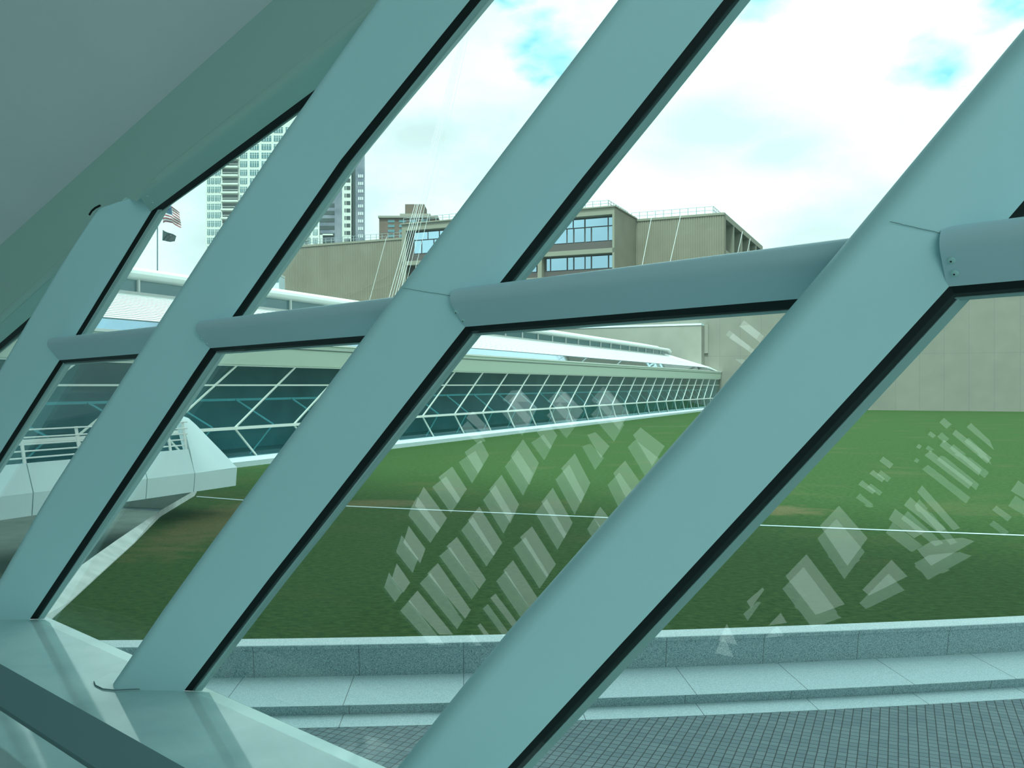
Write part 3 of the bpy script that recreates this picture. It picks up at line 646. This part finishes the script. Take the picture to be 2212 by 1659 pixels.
for i in range(NS):
    f0, f1 = i / NS, (i + .66) / NS
    a0_, z0 = RO0 + (RO1 - RO0) * f0, RZ0 + (RZ1 - RZ0) * f0; a1_, z1 = RO0 + (RO1 - RO0) * f1, RZ0 + (RZ1 - RZ0) * f1
    gext(b, [(a0_, z0 - .015), (a0_, z0), (a1_, z1), (a1_, z1 - .015)], S0, 122 + 5 * (1 - i / NS))
b.build('louvre_slats', M['whitemetal'], gal)
b = MB(); b.hexa([gp(122, RO1, RZ1 - .2), gp(127, RO0, RZ0 - .2), gp(130.2, RO0 + .4, 1.96), gp(130, RO1 + 2.5, 2.0)], [gp(122, RO1, RZ1 + .25), gp(127, RO0, RZ0 + .05), gp(130.2, RO0 + .4, 2.0), gp(130, RO1 + 2.5, 2.4)]); b.build('hip_end', M['whitemetal'], gal)
b = MB(); gbox(b, S0, 123, RO1 - .4, RO1 - .1, RZ1 - .1, RZ1 + .08); b.build('clerestory_sill', M['whitemetal'], gal)
b = MB(); gbox(b, S0, 122, RO1 - .30, RO1 - .22, RZ1 + .08, 4.78); b.build('clerestory_glass', M['towerglass'], gal)
k = 0; s = 30.2 - 3.6 * 6
while s < 122.5:
    b = MB(); gbox(b, s - .05, s + .05, RO1 - .2, RO1 - .08, RZ1 + .08, 4.78); b.build('clerestory_post', M['whitemetal'], gal); s += 3.6
capf = [(-.15, 4.76), (.45, 4.80), (.62, 4.92), (.60, 5.06), (.35, 5.20), (-.4, 5.34), (-1.6, 5.46), (-4.0, 5.5), (-4.0, 4.6), (-.3, 4.72)]
b = MB(); rings = [[gp(S0, RO1 + o_, z) for o_, z in capf], [gp(112, RO1 + o_, z) for o_, z in capf], [gp(117, RO1 + o_, 4.72 + (z - 4.72) * .92) for o_, z in capf], [gp(118, RO1 + o_, 4.72 + (z - 4.72) * .72) for o_, z in capf],
   [gp(122.5, RO1 + o_, 4.72 + (z - 4.72) * .68) for o_, z in capf], [gp(123.6, RO1 + o_ * .9, 4.55 + (z - 4.72) * .5) for o_, z in capf], [gp(124.2, RO1 + o_ * .7 - .2, 4.2 + (z - 4.72) * .2) for o_, z in capf]]
b.loft(rings); b.build('roof_cap', M['whitemetal'], gal, smooth=True)
b = MB(); gbox(b, S0, 124, RO1 - 8, RO1 - .5, LAWN, 4.75); b.build('rear_block', M['white'], gal)

# ------------------------------------------------------------------ white bridge beside the gallery
br = thing('white_footbridge', gp(10, -18, G0), 'white faceted concrete footbridge end over the lawn edge, with bar railing', 'bridge')
C0, C1 = -16.45, -16.65                                 # outer crease and top edge of the parapet
sT = pix_so(512, C0)[0]; sS = [pix_so(x, C0)[0] for x in (72, 318, 421)]
def span(s0, s1):
    bb = MB(); pr_ = [(C0, -2.19), (C0 - .04, -2.66), (C0 - 3.2, -2.75), (C0 - 3.2, -2.3), (C1 - .35, -2.25), (C1 - .25, -1.62), (C1, -1.60)]
    bb.loft([[gp(s, o, z) for o, z in pr_] for s in (s0, s1)]); return bb.build('deck_panel', M['white'], br)
cuts = [sT - 17, sT - 11.5, sS[0], sS[1], sS[2], sT]
for i in range(4): span(cuts[i] + .012, cuts[i + 1] - .012)
b = MB(); b.loft([[gp(s, o, z) for o, z in ((C0, -2.19), (C0 - .04, -2.66), (C0 - 3.2, -2.75), (C0 - 3.2, -2.3))] for s in (cuts[4] + .012, sT)]); b.build('end_panel', M['white'], br)
b = MB(); b.loft([[gp(s, o, z) for o, z in ((C0 - .03, -2.2), (C0 - .06, -2.64), (C0 - 3.1, -2.72), (C0 - 3.1, -2.32), (C1 - .3, -2.3), (C1 - .22, -1.7), (C1 - .04, -1.7))] for s in (sT - 17, sS[2])]); b.build('deck_core', M['slatgrey'], br)
# end fin rising to the railing
def at_s(pix, s):
    out = []
    for x, y in pix:
        o_, k_ = pix_os(x, s); out.append(gp(s, o_, (HY - y) * k_ / F))
    return out
lf = at_s([(421, 1022), (415, 995), (410, 970), (405, 950), (398, 925), (390, 904)], sS[2] + .013)
rt = at_s([(512, 1010), (482, 978), (446, 941), (424, 918), (407, 903), (395, 899)], sT)
bk = md * -.22 + V((0, 0, -.04))
def ring(f):
    q = [a.lerp(c, f) for a, c in zip(lf, rt)]; return q + [p + bk for p in q[::-1]]
b = MB(); b.loft([ring(i / 8) for i in range(9)])
b.build('end_fin', M['white'], br, smooth=True)
for z in (-.92, -1.08, -1.22, -1.36, -1.50):
    b = MB(); b.tube([gp(s, -16.75, z) for s in (sT - 17, sS[2] + .05)], .017, 8); b.build('railing_bar', M['whitemetal'], br)
for s_ in (sS[0] - 2.6, sS[0] - 1.3, sS[0], sS[0] + 1.35, sS[0] + 2.7, sS[2] - .55, sS[2] - .03):
    b = MB(); b.bar(gp(s_, -16.70, -1.62), gp(s_ - .05, -16.79, -.90), .035, .06, gd); b.build('railing_post', M['whitemetal'], br)
b = MB(); b.bar(gp(sS[0] - 2, -19.2, G0), gp(sS[0] - 2, -19.2, -2.2), 1.2, .6, gd); b.build('pier', M['white'], br)
b = MB(); b.bar(gp(sT - 16, -19.2, G0), gp(sT - 16, -19.2, -2.2), 1.2, .6, gd); b.build('pier', M['white'], br)

# ------------------------------------------------------------------ retaining wall and low block behind the lawn
o1530, _ = pix_os(1530, 130.2)
b = MB(); gbox(b, 130.2, 131.4, o1530, 75, LAWN - .5, 11.6); rw = b.build('retaining_wall', M['retwall']); structure(rw)
b = MB(); gbox(b, 130.25, 131.4, o1530 - 60, o1530, LAWN - .5, 9.75); o = b.build('retaining_wall_low', M['retwall']); structure(o)
b = MB(); gbox(b, 130.0, 131.5, o1530, 75, 11.61, 11.9); o = b.build('wall_coping', M['white']); structure(o)
b = MB(); gbox(b, 128.2, 130.2, o1530 - 40, o1530 - .55, LAWN, 8.55); o = b.build('retaining_block', M['concrete']); structure(o)
b = MB(); gbox(b, 128.1, 130.2, o1530 - 40, o1530 - .55, 8.56, 8.8); o = b.build('block_coping', M['white']); structure(o)
b = MB(); gbox(b, 130.0, 130.19, o1530 - .53, o1530 + .0, 4.6, 8.75); o = b.build('slot_shade', M['dirtyroof_and_gap']); structure(o)  # grey strip stands in for the shadow in the gap beside the block
bal = thing('terrace_balustrade', gp(130.8, o1530 - 8, 9.76), 'white balustrade with dark gaps on top of the low terrace wall', 'railing')
b = MB(); gbox(b, 130.5, 130.7, o1530 - 11, o1530 - .1, 9.77, 10.0); b.build('base_rail', M['white'], bal)
b = MB(); gbox(b, 130.5, 130.7, o1530 - 11, o1530 - .1, 10.75, 10.95); b.build('top_rail', M['white'], bal)
b = MB(); gbox(b, 130.75, 130.8, o1530 - 11, o1530 - .1, 10.0, 10.75); b.build('shaded_back', M['dirtyroof_and_gap'], bal)
b = MB()
for i in range(24): gbox(b, 130.52, 130.68, o1530 - 11 + .45 * i, o1530 - 11 + .45 * i + .2, 10.0, 10.75)
o = b.build('balusters', M['white'], bal); o['kind'] = 'stuff'
# parked-out terrace parapet seen over the wall at the right
b = MB(); gbox(b, 133, 133.3, 25, 75, 11.3, 13.0); o = b.build('terrace_parapet', M['white']); structure(o)

# ------------------------------------------------------------------ museum block on piers (the tan block with two floors of windows)
wm = thing('concrete_block_building', gp(150, -70, LAWN), 'tan ribbed concrete building with two floors of ribbon windows', 'building')
SA, SB = 140.0, 152.3
oL, zk = pix_os(868, SA); oR, zr = pix_os(1327, SA)
def zpx(y, k): return (HY - y) * k / F
Z_ = [zpx(y, 146.2) for y in (447, 462, 466, 484, 517, 531, 545, 548, 577, 591, 602)]
zTop, zSof, zW1, zTr, zW0, zSp, zSl, zV1, zV0, zSq, zBt = Z_
b = MB(); gbox(b, SA + 2.2, SB, oL, oR, zBt, zTop); b.build('core', M['tan_smooth'], wm)
b = MB(); gbox(b, SA, SA + 2.2, oL, oR, zSof, zTop); b.build('cornice', M['tan_smooth'], wm)
b = MB(); gbox(b, SA - .25, SB, oL - .2, oR + .25, zTop + .01, zTop + .22); b.build('coping', M['tan_smooth'], wm)
b = MB(); gbox(b, SA, SA + 2.2, oL, oR, zSl, zSp - .3); b.build('floor_slab', M['tan_smooth'], wm)
b = MB(); b.hexa([gp(SA + 3, oL, zBt - 2.0), gp(SA + 3, oR, zBt - 2.0), gp(SB, oR, zBt - 2.4), gp(SB, oL, zBt - 2.4)], [gp(SA, oL, zBt), gp(SA, oR, zBt), gp(SB, oR, zBt), gp(SB, oL, zBt)]); b.build('underside', M['tan'], wm)
b = MB(); gbox(b, SA, SA + 2.2, oL, oR, zBt, zSq); b.build('floor_slab', M['tan_smooth'], wm)
for a, c in ((oL, oL + .9), (oR - .35, oR)):
    b = MB(); gbox(b, SA, SA + 2.2, a, c, zSq, zSof); b.build('end_pier', M['tan_smooth'], wm)
    b = MB(); gbox(b, SA + .02, SB + .5, c - .02 if a == oL else oR - .01, c + .0 if a == oL else oR + .02, zBt, zTop); b.build('side_face', M['tan'], wm)
# brown spandrel bands and dark frames behind the panes
WS = SA + 1.2
for z0, z1, nm in ((zSp - .3, zW0, 'spandrel'), (zSq, zV0, 'spandrel')):
    b = MB(); gbox(b, WS, WS + .3, oL + .9, oR - .3, z0, z1); b.build(nm, M['spandrel'], wm)
b = MB(); gbox(b, WS + .2, WS + .5, oL + .9, oR - .3, zW0, zSof); gbox(b, WS + .2, WS + .5, oL + .9, oR - .3, zV0, zSl); b.build('window_backing', M['spandrel'], wm)
unit = pix_os(1325, SA)[0] - pix_os(1175, SA)[0]
pat_u = [(1196, 1223.5), (1226, 1238), (1241, 1262), (1265, 1276), (1279, 1312.5), (1315, 1324)]
pat_l = [(1181, 1188), (1190.5, 1224), (1227, 1238), (1241, 1262.5), (1265, 1276), (1279, 1313), (1316, 1324)]
def col_o(x): return pix_os(x, WS)[0]
for kk in range(3):
    d = -kk * (unit + .55)
    for lst, z0, z1 in ((pat_u + [(1177, 1193.5)], zW0 + .12, zTr - .1), (pat_l, zV0 + .12, zV1 - .05)):
        for x0, x1 in lst:
            a, c = col_o(x0) + d, col_o(x1) + d
            if a < oL + 1.1: continue
            b = MB(); gbox(b, WS + .02, WS + .15, a, c, z0, z1); b.build('window', M['officeglass'], wm)
    for x0, x1 in ((1177, 1209), (1211, 1237), (1239.5, 1262), (1265, 1312.5), (1315, 1324)):
        a, c = col_o(x0) + d, col_o(x1) + d
        if a < oL + 1.1: continue
        b = MB(); gbox(b, WS + .02, WS + .15, a, c, zTr + .08, zW1); b.build('transom_window', M['officeglass'], wm)
    if kk < 3:
        a = col_o(1175.5) + d
        if a > oL + 2:
            b = MB(); gbox(b, SA + .1, WS + .4, a - .75, a, zSq, zSl); b.build('pier', M['tan_smooth'], wm)
# ribbed rear wings
def ribbed(o0, o1, z0, z1, s, name):
    bb = MB(); nrib = int((o1 - o0) / .40); w = (o1 - o0) / nrib; prof = []
    for i in range(nrib):
        a = o0 + i * w; prof += [(a, s), (a + w * .55, s), (a + w * .65, s + .07), (a + w * .92, s + .07)]
    prof += [(o1, s), (o1, s + 1.2), (o0, s + 1.2)]
    bb.loft([[gp(q, p, z) for p, q in prof] for z in (z0, z1)], cap=False)
    return bb.build(name, M['tan'], wm)
oWL, kWL = pix_os(603, SB); oWR, kWR = pix_os(1565, SB)
ribbed(oWL, oL - .1, 16.6, zTop - .35, SB, 'ribbed_wall'); ribbed(oR, oWR, 13.0, zTop - .35, SB, 'ribbed_wall')
b = MB(); gbox(b, SB + .9, SB + 40, oWL, oWR - 5, 10, zTop - .4); b.build('rear_mass', M['tan_smooth'], wm)
b = MB(); gbox(b, SB - .12, SB + 1.4, oWL, oL - .1, zTop - .34, zTop + .05); b.build('coping', M['tan_smooth'], wm)
b = MB(); gbox(b, SB - .12, SB + 1.4, oR + .1, oWR, zTop - .34, zTop + .05); b.build('coping', M['tan_smooth'], wm)
# right flank with deep egg-crate openings
s3 = 192.8; fl_n = 5
b = MB(); gbox(b, SB + .2, s3, oWR - 5.2, oWR - 4.6, 10, zTop - .4); b.build('flank_recess', M['spandrel'], wm)
for z0, z1 in ((zTop - .9, zTop + .05), (21.9, 22.8), (15.6, 16.4)):
    b = MB(); gbox(b, SB + .2, s3, oWR - 4.6, oWR, z0, z1); b.build('flank_slab', M['tan_smooth'], wm)
for i in range(fl_n + 1):
    s = SB + .6 + (s3 - SB - 1) * i / fl_n
    b = MB(); gbox(b, s - .4, s + .4, oWR - 4.6, oWR - .02, 15.6, zTop - .5); b.build('flank_fin', M['tan_smooth'], wm)
# roof railing
M['railgrey'] = mat('grey_railing', (.30, .36, .38), .5, .3)
def railing(pts, h, nm='roof_railing'):
    bb = MB()
    for a, c in zip(pts, pts[1:]):
        n_ = max(1, int((c - a).length / 1.3))
        for i in range(n_ + 1):
            p = a + (c - a) * i / n_; bb.bar(p, p + V((0, 0, h)), .09, .09, gd)
        for q in (.98, .5): bb.bar(a + V((0, 0, h * q)), c + V((0, 0, h * q)), .08, .06, V((0, 0, 1)))
    return bb.build(nm, M['railgrey'], wm)
railing([gp(SA + .6, oL, zTop + .3), gp(SA + .6, oR - 1.2, zTop + .3), gp(SB - 1, oR - 1.2, zTop + .3)], 1.0)
railing([gp(SB + .6, oR - 1, zTop + .05), gp(SB + .6, oWR - 2, zTop + .05), gp(SB + 20, oWR - 2, zTop + .05)], 1.3)
railing([gp(SB + .6, oWL + 6, zTop + .05), gp(SB + .6, oL - .2, zTop + .05)], 1.2)
# podium under the raised block
b = MB(); gbox(b, 146, 185, oWL - 10, oWR - 2, LAWN, 12.8); b.build('podium', M['concrete'], wm)
b = MB(); gbox(b, SA + 5, SB + 25, oL + 4, oR - 6, 12.8, 16.4); b.build('pier', M['tan_smooth'], wm)
b = MB(); gbox(b, SB + 5, SB + 25, oWL + 8, oL, 12.8, 16.7); b.build('pier', M['tan_smooth'], wm)

# ------------------------------------------------------------------ city towers behind
def P(x, y, k): r = ray(x, y) * k; return up(r)
def shaft(mb, x0, x1, y0, y1, k, d0, d1, ins=3):
    ps = []
    for y in (y1, y0):
        z = ray(x0, y).z * k + EYE
        xf = [ray(x, y).x * (k - d0) for x in (x0, x1)]; xb = [ray(x, y).x * (k + d1) for x in (x0 + ins, x1 - ins)]
        ps.append([(xf[0], k - d0, z), (xf[1], k - d0, z), (xb[1], k + d1, z), (xb[0], k + d1, z)])
    mb.hexa(ps[0], ps[1])
# cream high-rise
D1 = 330.0
t1 = thing('apartment_tower', P(560, HY, D1) + V((0, 0, LAWN)), 'tall cream apartment tower with balconies, behind the flags', 'building')
def fbox(mb, x0, x1, y0, y1, k, d0, d1, mi=0):        # box from a facade rectangle at depth k, reaching d0 (out) to d1 (back)
    a = ray(x0, y0) * k; c = ray(x1, y1) * k
    xa, xb = min(a.x, c.x), max(a.x, c.x); za, zb = min(a.z, c.z) + EYE, max(a.z, c.z) + EYE
    mb.hexa([(xa, k - d0, za), (xb, k - d0, za), (xb, k + d1, za), (xa, k + d1, za)], [(xa, k - d0, zb), (xb, k - d0, zb), (xb, k + d1, zb), (xa, k + d1, zb)], mi)
b = MB(); shaft(b, 445, 690, 150, 860, D1, 0, 25); b.build('shaft', M['cream'], t1)
rest = MB(); cnt = 0
FH = 18.4
cols = [(448, 454), (456, 462), (464, 470), (471.5, 477.5), (519, 534), (540, 559), (565, 586), (591.5, 611), (617, 636), (642, 656), (660, 671), (676, 686)]
for fl in range(-2, 22):
    y = 385 + FH * (fl - 4)                              # window head
    for c, (x0, x1) in enumerate(cols):
        xm = (x0 + x1) / 2
        edge = 455 - (xm - 330) * .74                    # under the sloping top rail
        ribl = 520 - (xm - 452) * 1.46; ribr = 697 - (xm - 493) * 1.447
        seen = (y + 12 > edge - 20 and y < ribl + 10) or (xm > 640 and y > ribr - 10 and y < 540)
        bb = MB() if seen and cnt < 98 else rest
        fbox(bb, x0, x1, y, y + 12.5, D1, .06, .1, 0)
        nm_ = 1 if x1 - x0 < 10 else 3
        for i in range(1, nm_ + 1):
            xx = x0 + (x1 - x0) * i / (nm_ + 1); fbox(bb, xx - .5, xx + .5, y, y + 12.5, D1, .14, .1, 1)
        fbox(bb, x0, x1, y + 3.2, y + 3.9, D1, .12, .1, 1)
        if bb is not rest: bb.build('window', [M['towerglass'], M['cream']], t1); cnt += 1
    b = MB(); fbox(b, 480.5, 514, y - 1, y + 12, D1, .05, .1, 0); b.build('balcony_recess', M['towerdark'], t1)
    b = MB(); fbox(b, 479, 516, y + 11.5, y + 15.5, D1, 1.4, .1, 0); fbox(b, 479, 516, y + 7.5, y + 8.3, D1, 1.4, -1.3, 0); b.build('balcony', M['cream'], t1)
b = MB(); fbox(b, 640, 664, 517, 522, D1, 2, .1); fbox(b, 650, 668, 500, 504, D1, 2, .1); b.build('corner_balcony', M['cream'], t1)
o = rest.build('window', [M['towerglass'], M['cream']], t1); o['kind'] = 'stuff'
# dark glass tower
D2 = 390.0
t2 = thing('glass_tower', P(740, HY, D2) + V((0, 0, LAWN)), 'dark glass high-rise of blue and banded strips beside the cream tower', 'building')
b = MB(); shaft(b, 690, 723, 395, 860, D2, 0, 20); b.build('banded_wing', M['towerblue'], t2)
b = MB(); shaft(b, 723, 739, 372, 860, D2, 1.0, 20); b.build('blue_strip', M['towerblue'], t2)
b = MB(); shaft(b, 739, 759, 355, 860, D2, 2.0, 20); b.build('balcony_strip', M['cream'], t2)
b = MB(); shaft(b, 759, 768, 345, 860, D2, .5, 20); b.build('recess_strip', M['towerdark'], t2)
b = MB(); shaft(b, 768, 788, 333, 860, D2, 2.5, 20); b.build('glass_shaft', M['towerblue'], t2)
for fl in range(11):
    y = 372 + 16.1 * fl
    if y > 405: b = MB(); fbox(b, 690, 722.5, y + 3, y + 11, D2, .15, .1); b.build('dark_band', M['towerdark'], t2)
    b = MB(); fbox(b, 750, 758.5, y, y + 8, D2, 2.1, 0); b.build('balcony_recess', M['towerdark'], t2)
    b = MB(); fbox(b, 746, 748.5, y, y + 8, D2, 2.1, 0); b.build('window', M['towerdark'], t2)
    b = MB()
    for i in range(3): fbox(b, 776 + i * 4, 778.6 + i * 4, y + 8, y + 14.5, D2, 2.65, 0)
    b.build('pale_window', M['towerpale'], t2)
b = MB(); fbox(b, 692, 698, 508, 530, D2, 1, 2); fbox(b, 698, 720, 506, 509, D2, 1, 2); b.build('podium_wall', M['cream'], t2)
# brown brick block
D3 = 310.0
t3 = thing('brick_apartment_block', P(870, HY, D3) + V((0, 0, LAWN)), 'brown brick apartment block with rooftop penthouse behind the cables', 'building')
b = MB(); fbox(b, 819, 944, 471, 860, D3, 0, 20); b.build('walls', M['brick'], t3)
b = MB(); fbox(b, 817, 946, 466.5, 471, D3, .6, 20.6); b.build('roof_edge', M['dirtyroof_and_gap'], t3)
b = MB(); fbox(b, 862, 928, 459, 466.5, D3, -2, 18); b.build('roof_step', M['dirtyroof_and_gap'], t3)
b = MB(); fbox(b, 872, 914, 436, 459, D3, -4, 14); b.build('penthouse', M['brick'], t3)
for y in (475, 485.5, 496, 507):
    for x0 in (838, 862, 886, 910):
        b = MB(); fbox(b, x0, x0 + 14.5, y, y + 5.5, D3, .1, 0); b.build('window', M['towerglass'], t3)
# small gatehouse end beside the ribbed wall
gh = thing('stair_turret', P(597, HY, 150) + V((0, 0, LAWN)), 'small white turret with a teal window beside the ribbed wall', 'turret')
b = MB(); fbox(b, 585, 602.5, 596, 860, 150, 0, 4); b.build('wall', M['white'], gh)
b = MB(); fbox(b, 596, 602, 597, 609, 150, .1, 0); b.build('window', M['towerglass'], gh)
b = MB(); fbox(b, 594, 603, 591, 595.5, 150, .3, 4); b.build('cap', M['cream'], gh)

# ------------------------------------------------------------------ flagpole and flags
FD = 100.0
def flag_mat(name, fn): return mat(name, (.5, .5, .5), .8, .1, fn=fn)
fp = thing('flagpole', P(340, HY, FD) + V((0, 0, -EYE)), 'thin dark flagpole rising above the gallery roof', 'flagpole')
b = MB(); b.tube([P(340, 430, FD), P(340, HY, FD) + V((0, 0, -EYE))], .075, 8); b.build('pole', mat('pole_metal', (.12, .16, .19), .5, .3), fp)
b = MB(); b.tube([P(340, 427, FD), P(340, 430, FD)], .14, 8); b.build('finial', M['dirtyroof_and_gap'], fp)
M['fred'] = mat('flag_red', (.32, .06, .075), .8, .1); M['fwhite'] = mat('flag_white', (.72, .70, .68), .8, .1); M['fblue'] = mat('flag_blue', (.10, .16, .25), .8, .1)
M['fblack'] = mat('flag_black', (.035, .05, .05), .8, .1); M['fgrey'] = mat('flag_emblem_grey', (.45, .5, .5), .8, .1)
def cloth(x, y, dz=0.0): return P(x, y, FD) + V((0, .18 * sin((x - 345) * .35) + .1 * sin(y * .25) + dz, 0))
def us(u, v):                                           # flag (u along fly, v down) -> drooping position in the frame
    xt = 350 + 36 * u; yt = 436 + 14 * u * u + 8 * u
    xb = 351 + 42 * u; yb = 481 + (0 if u < .5 else (u - .5) * 27)
    return cloth(xt + (xb - xt) * v, yt + (yb - yt) * v - 1.2 * sin(u * 7) * v)
uf = thing('american_flag', P(343, 460, FD), 'american flag with stripes flying above the black flag', 'flag')
NU = 14
def patch(fn, u0, u1, v0, v1, dz, mt, nm, parent, nu=NU, th_=.012):
    bb = MB(); g0 = []; g1 = []
    for i in range(nu + 1):
        u = u0 + (u1 - u0) * i / nu
        for v in (v0, v1): p = fn(u, v); g0.append(p + V((0, -th_ - dz, 0))); g1.append(p + V((0, th_ + dz, 0)))
    n = len(g0); fs = [(2 * i, 2 * i + 2, 2 * i + 3, 2 * i + 1) for i in range(nu)]
    bb.add(g0, fs); bb.add(g1, fs)
    rim = [2 * i for i in range(nu + 1)] + [2 * i + 1 for i in range(nu, -1, -1)]
    bb.add(g0 + g1, [(rim[i], rim[(i + 1) % len(rim)], n + rim[(i + 1) % len(rim)], n + rim[i]) for i in range(len(rim))])
    return bb.build(nm, mt, parent)
for i in range(13):
    patch(us, 0 if i > 6 else .58, 1, i / 13, (i + 1) / 13, 0, M['fred'] if i % 2 == 0 else M['fwhite'], 'stripe', uf)
can = patch(us, 0, .58, 0, 7 / 13, 0, M['fblue'], 'canton', uf, 8)
b = MB()
for r_ in range(9):
    for c_ in range(6 if r_ % 2 == 0 else 5):
        u = .58 * ((c_ + (.5 if r_ % 2 == 0 else 1)) / 6); v = 7 / 13 * (r_ + .7) / 9.4; p = us(u, v) + V((0, -.03, 0))
        b.add([p + V((.05 * (1 if k % 2 == 0 else .4) * sin(k * pi / 5), 0, .05 * (1 if k % 2 == 0 else .4) * cos(k * pi / 5))) for k in range(10)], [tuple(range(10))])
b.build('stars', M['fwhite'], can)['kind'] = 'stuff'
def bf(u, v): return cloth(351.5 + 29 * u - 1.5 * v, (496 + 14 * u + 1.2 * sin(u * 6)) * (1 - v) + (519 + 3.2 * u + 1.6 * sin(u * 3.1)) * v, -.02)
pf_ = thing('black_flag', P(343, 508, FD), 'black flag with a round pale emblem below the striped flag', 'flag')
cl = patch(bf, 0, 1, 0, 1, 0, M['fblack'], 'cloth', pf_)
b = MB(); c = bf(.5, .45) + V((0, -.06, 0)); rr_ = .26
b.add([c + V((rr_ * .8 * sin(k * pi / 10), 0, rr_ * cos(k * pi / 10))) for k in range(20)], [tuple(range(20))])
hd_ = [(-.02, .14), (.06, .12), (.09, .03), (.05, -.02), (.06, -.08), (.12, -.17), (-.08, -.17), (-.04, -.06), (-.08, .02), (-.07, .1)]
b.add([c + V((x, -.02, z)) for x, z in hd_], [tuple(range(10))], 1); b.build('emblem', [M['fgrey'], M['fblack']], cl)

for root_, fn_, ys in ((uf, us, (0.0, 1.0)), (pf_, bf, (0.0, 1.0))):
    for v in ys:
        c = fn_(0, v); b = MB(); b.tube([c + V((.03, 0, 0)), V((P(340, 400, FD).x + .06, FD, c.z))], .012, 5); b.build('lanyard', M['fwhite'], root_)
# ------------------------------------------------------------------ white stay cables
CD = 85.0
cg = 'white stay cables beside the gallery roof'
M['cable'] = mat('cable_sheath', (.85, .87, .86), .4, .4)
for i, (xb, xm, xt, r_) in enumerate(((838, 897, 1017, .022), (844, 901, 1019, .018), (850, 904, 1021, .026), (854, 909, 1022, .02), (860, 913, 1024, .03), (868, 919, 1026, .02), (880, 931, 1029, .016))):
    b = MB(); p0 = P(xb, 652, CD + i * .3); p1 = P(xm, 440, CD + i * .3); p2 = P(xt, 0, CD + i * .3); dn = (p0 - p1).normalized()
    b.tube([p0 + dn * 6, p0, p1, p2, p2 + (p2 - p1).normalized() * 12], r_ * 1.05, 6); o = b.build('stay_cable', M['cable'])
    tag(o, 'white slanted stay cable in the tight bundle beside the brick block', 'cable', cg)
for (xa, ya, xc, yc, lab, k) in ((1408, 466, 1378, 620, 'white guy wire slanting down the ribbed wall nearest the windows', 140), (1471, 462, 1440, 600, 'white guy wire slanting down the middle of the ribbed wall', 140),
        (1604, 500, 1586, 580, 'white guy wire across the egg-crate flank nearest the ribbed wall', 150), (1621, 515, 1606, 580, 'white guy wire across the far end of the egg-crate flank', 160), (835, 512, 798, 650, 'thin white wire over the ribbed wall behind the cable bundle', 120)):
    b = MB(); b.tube([P(xa, ya, k), P(xc, yc, k), P(xc - (xa - xc), yc + (yc - ya), k)], .042 if xa > 1000 else .025, 6); o = b.build('guy_wire', M['cable']); tag(o, lab, 'wire')
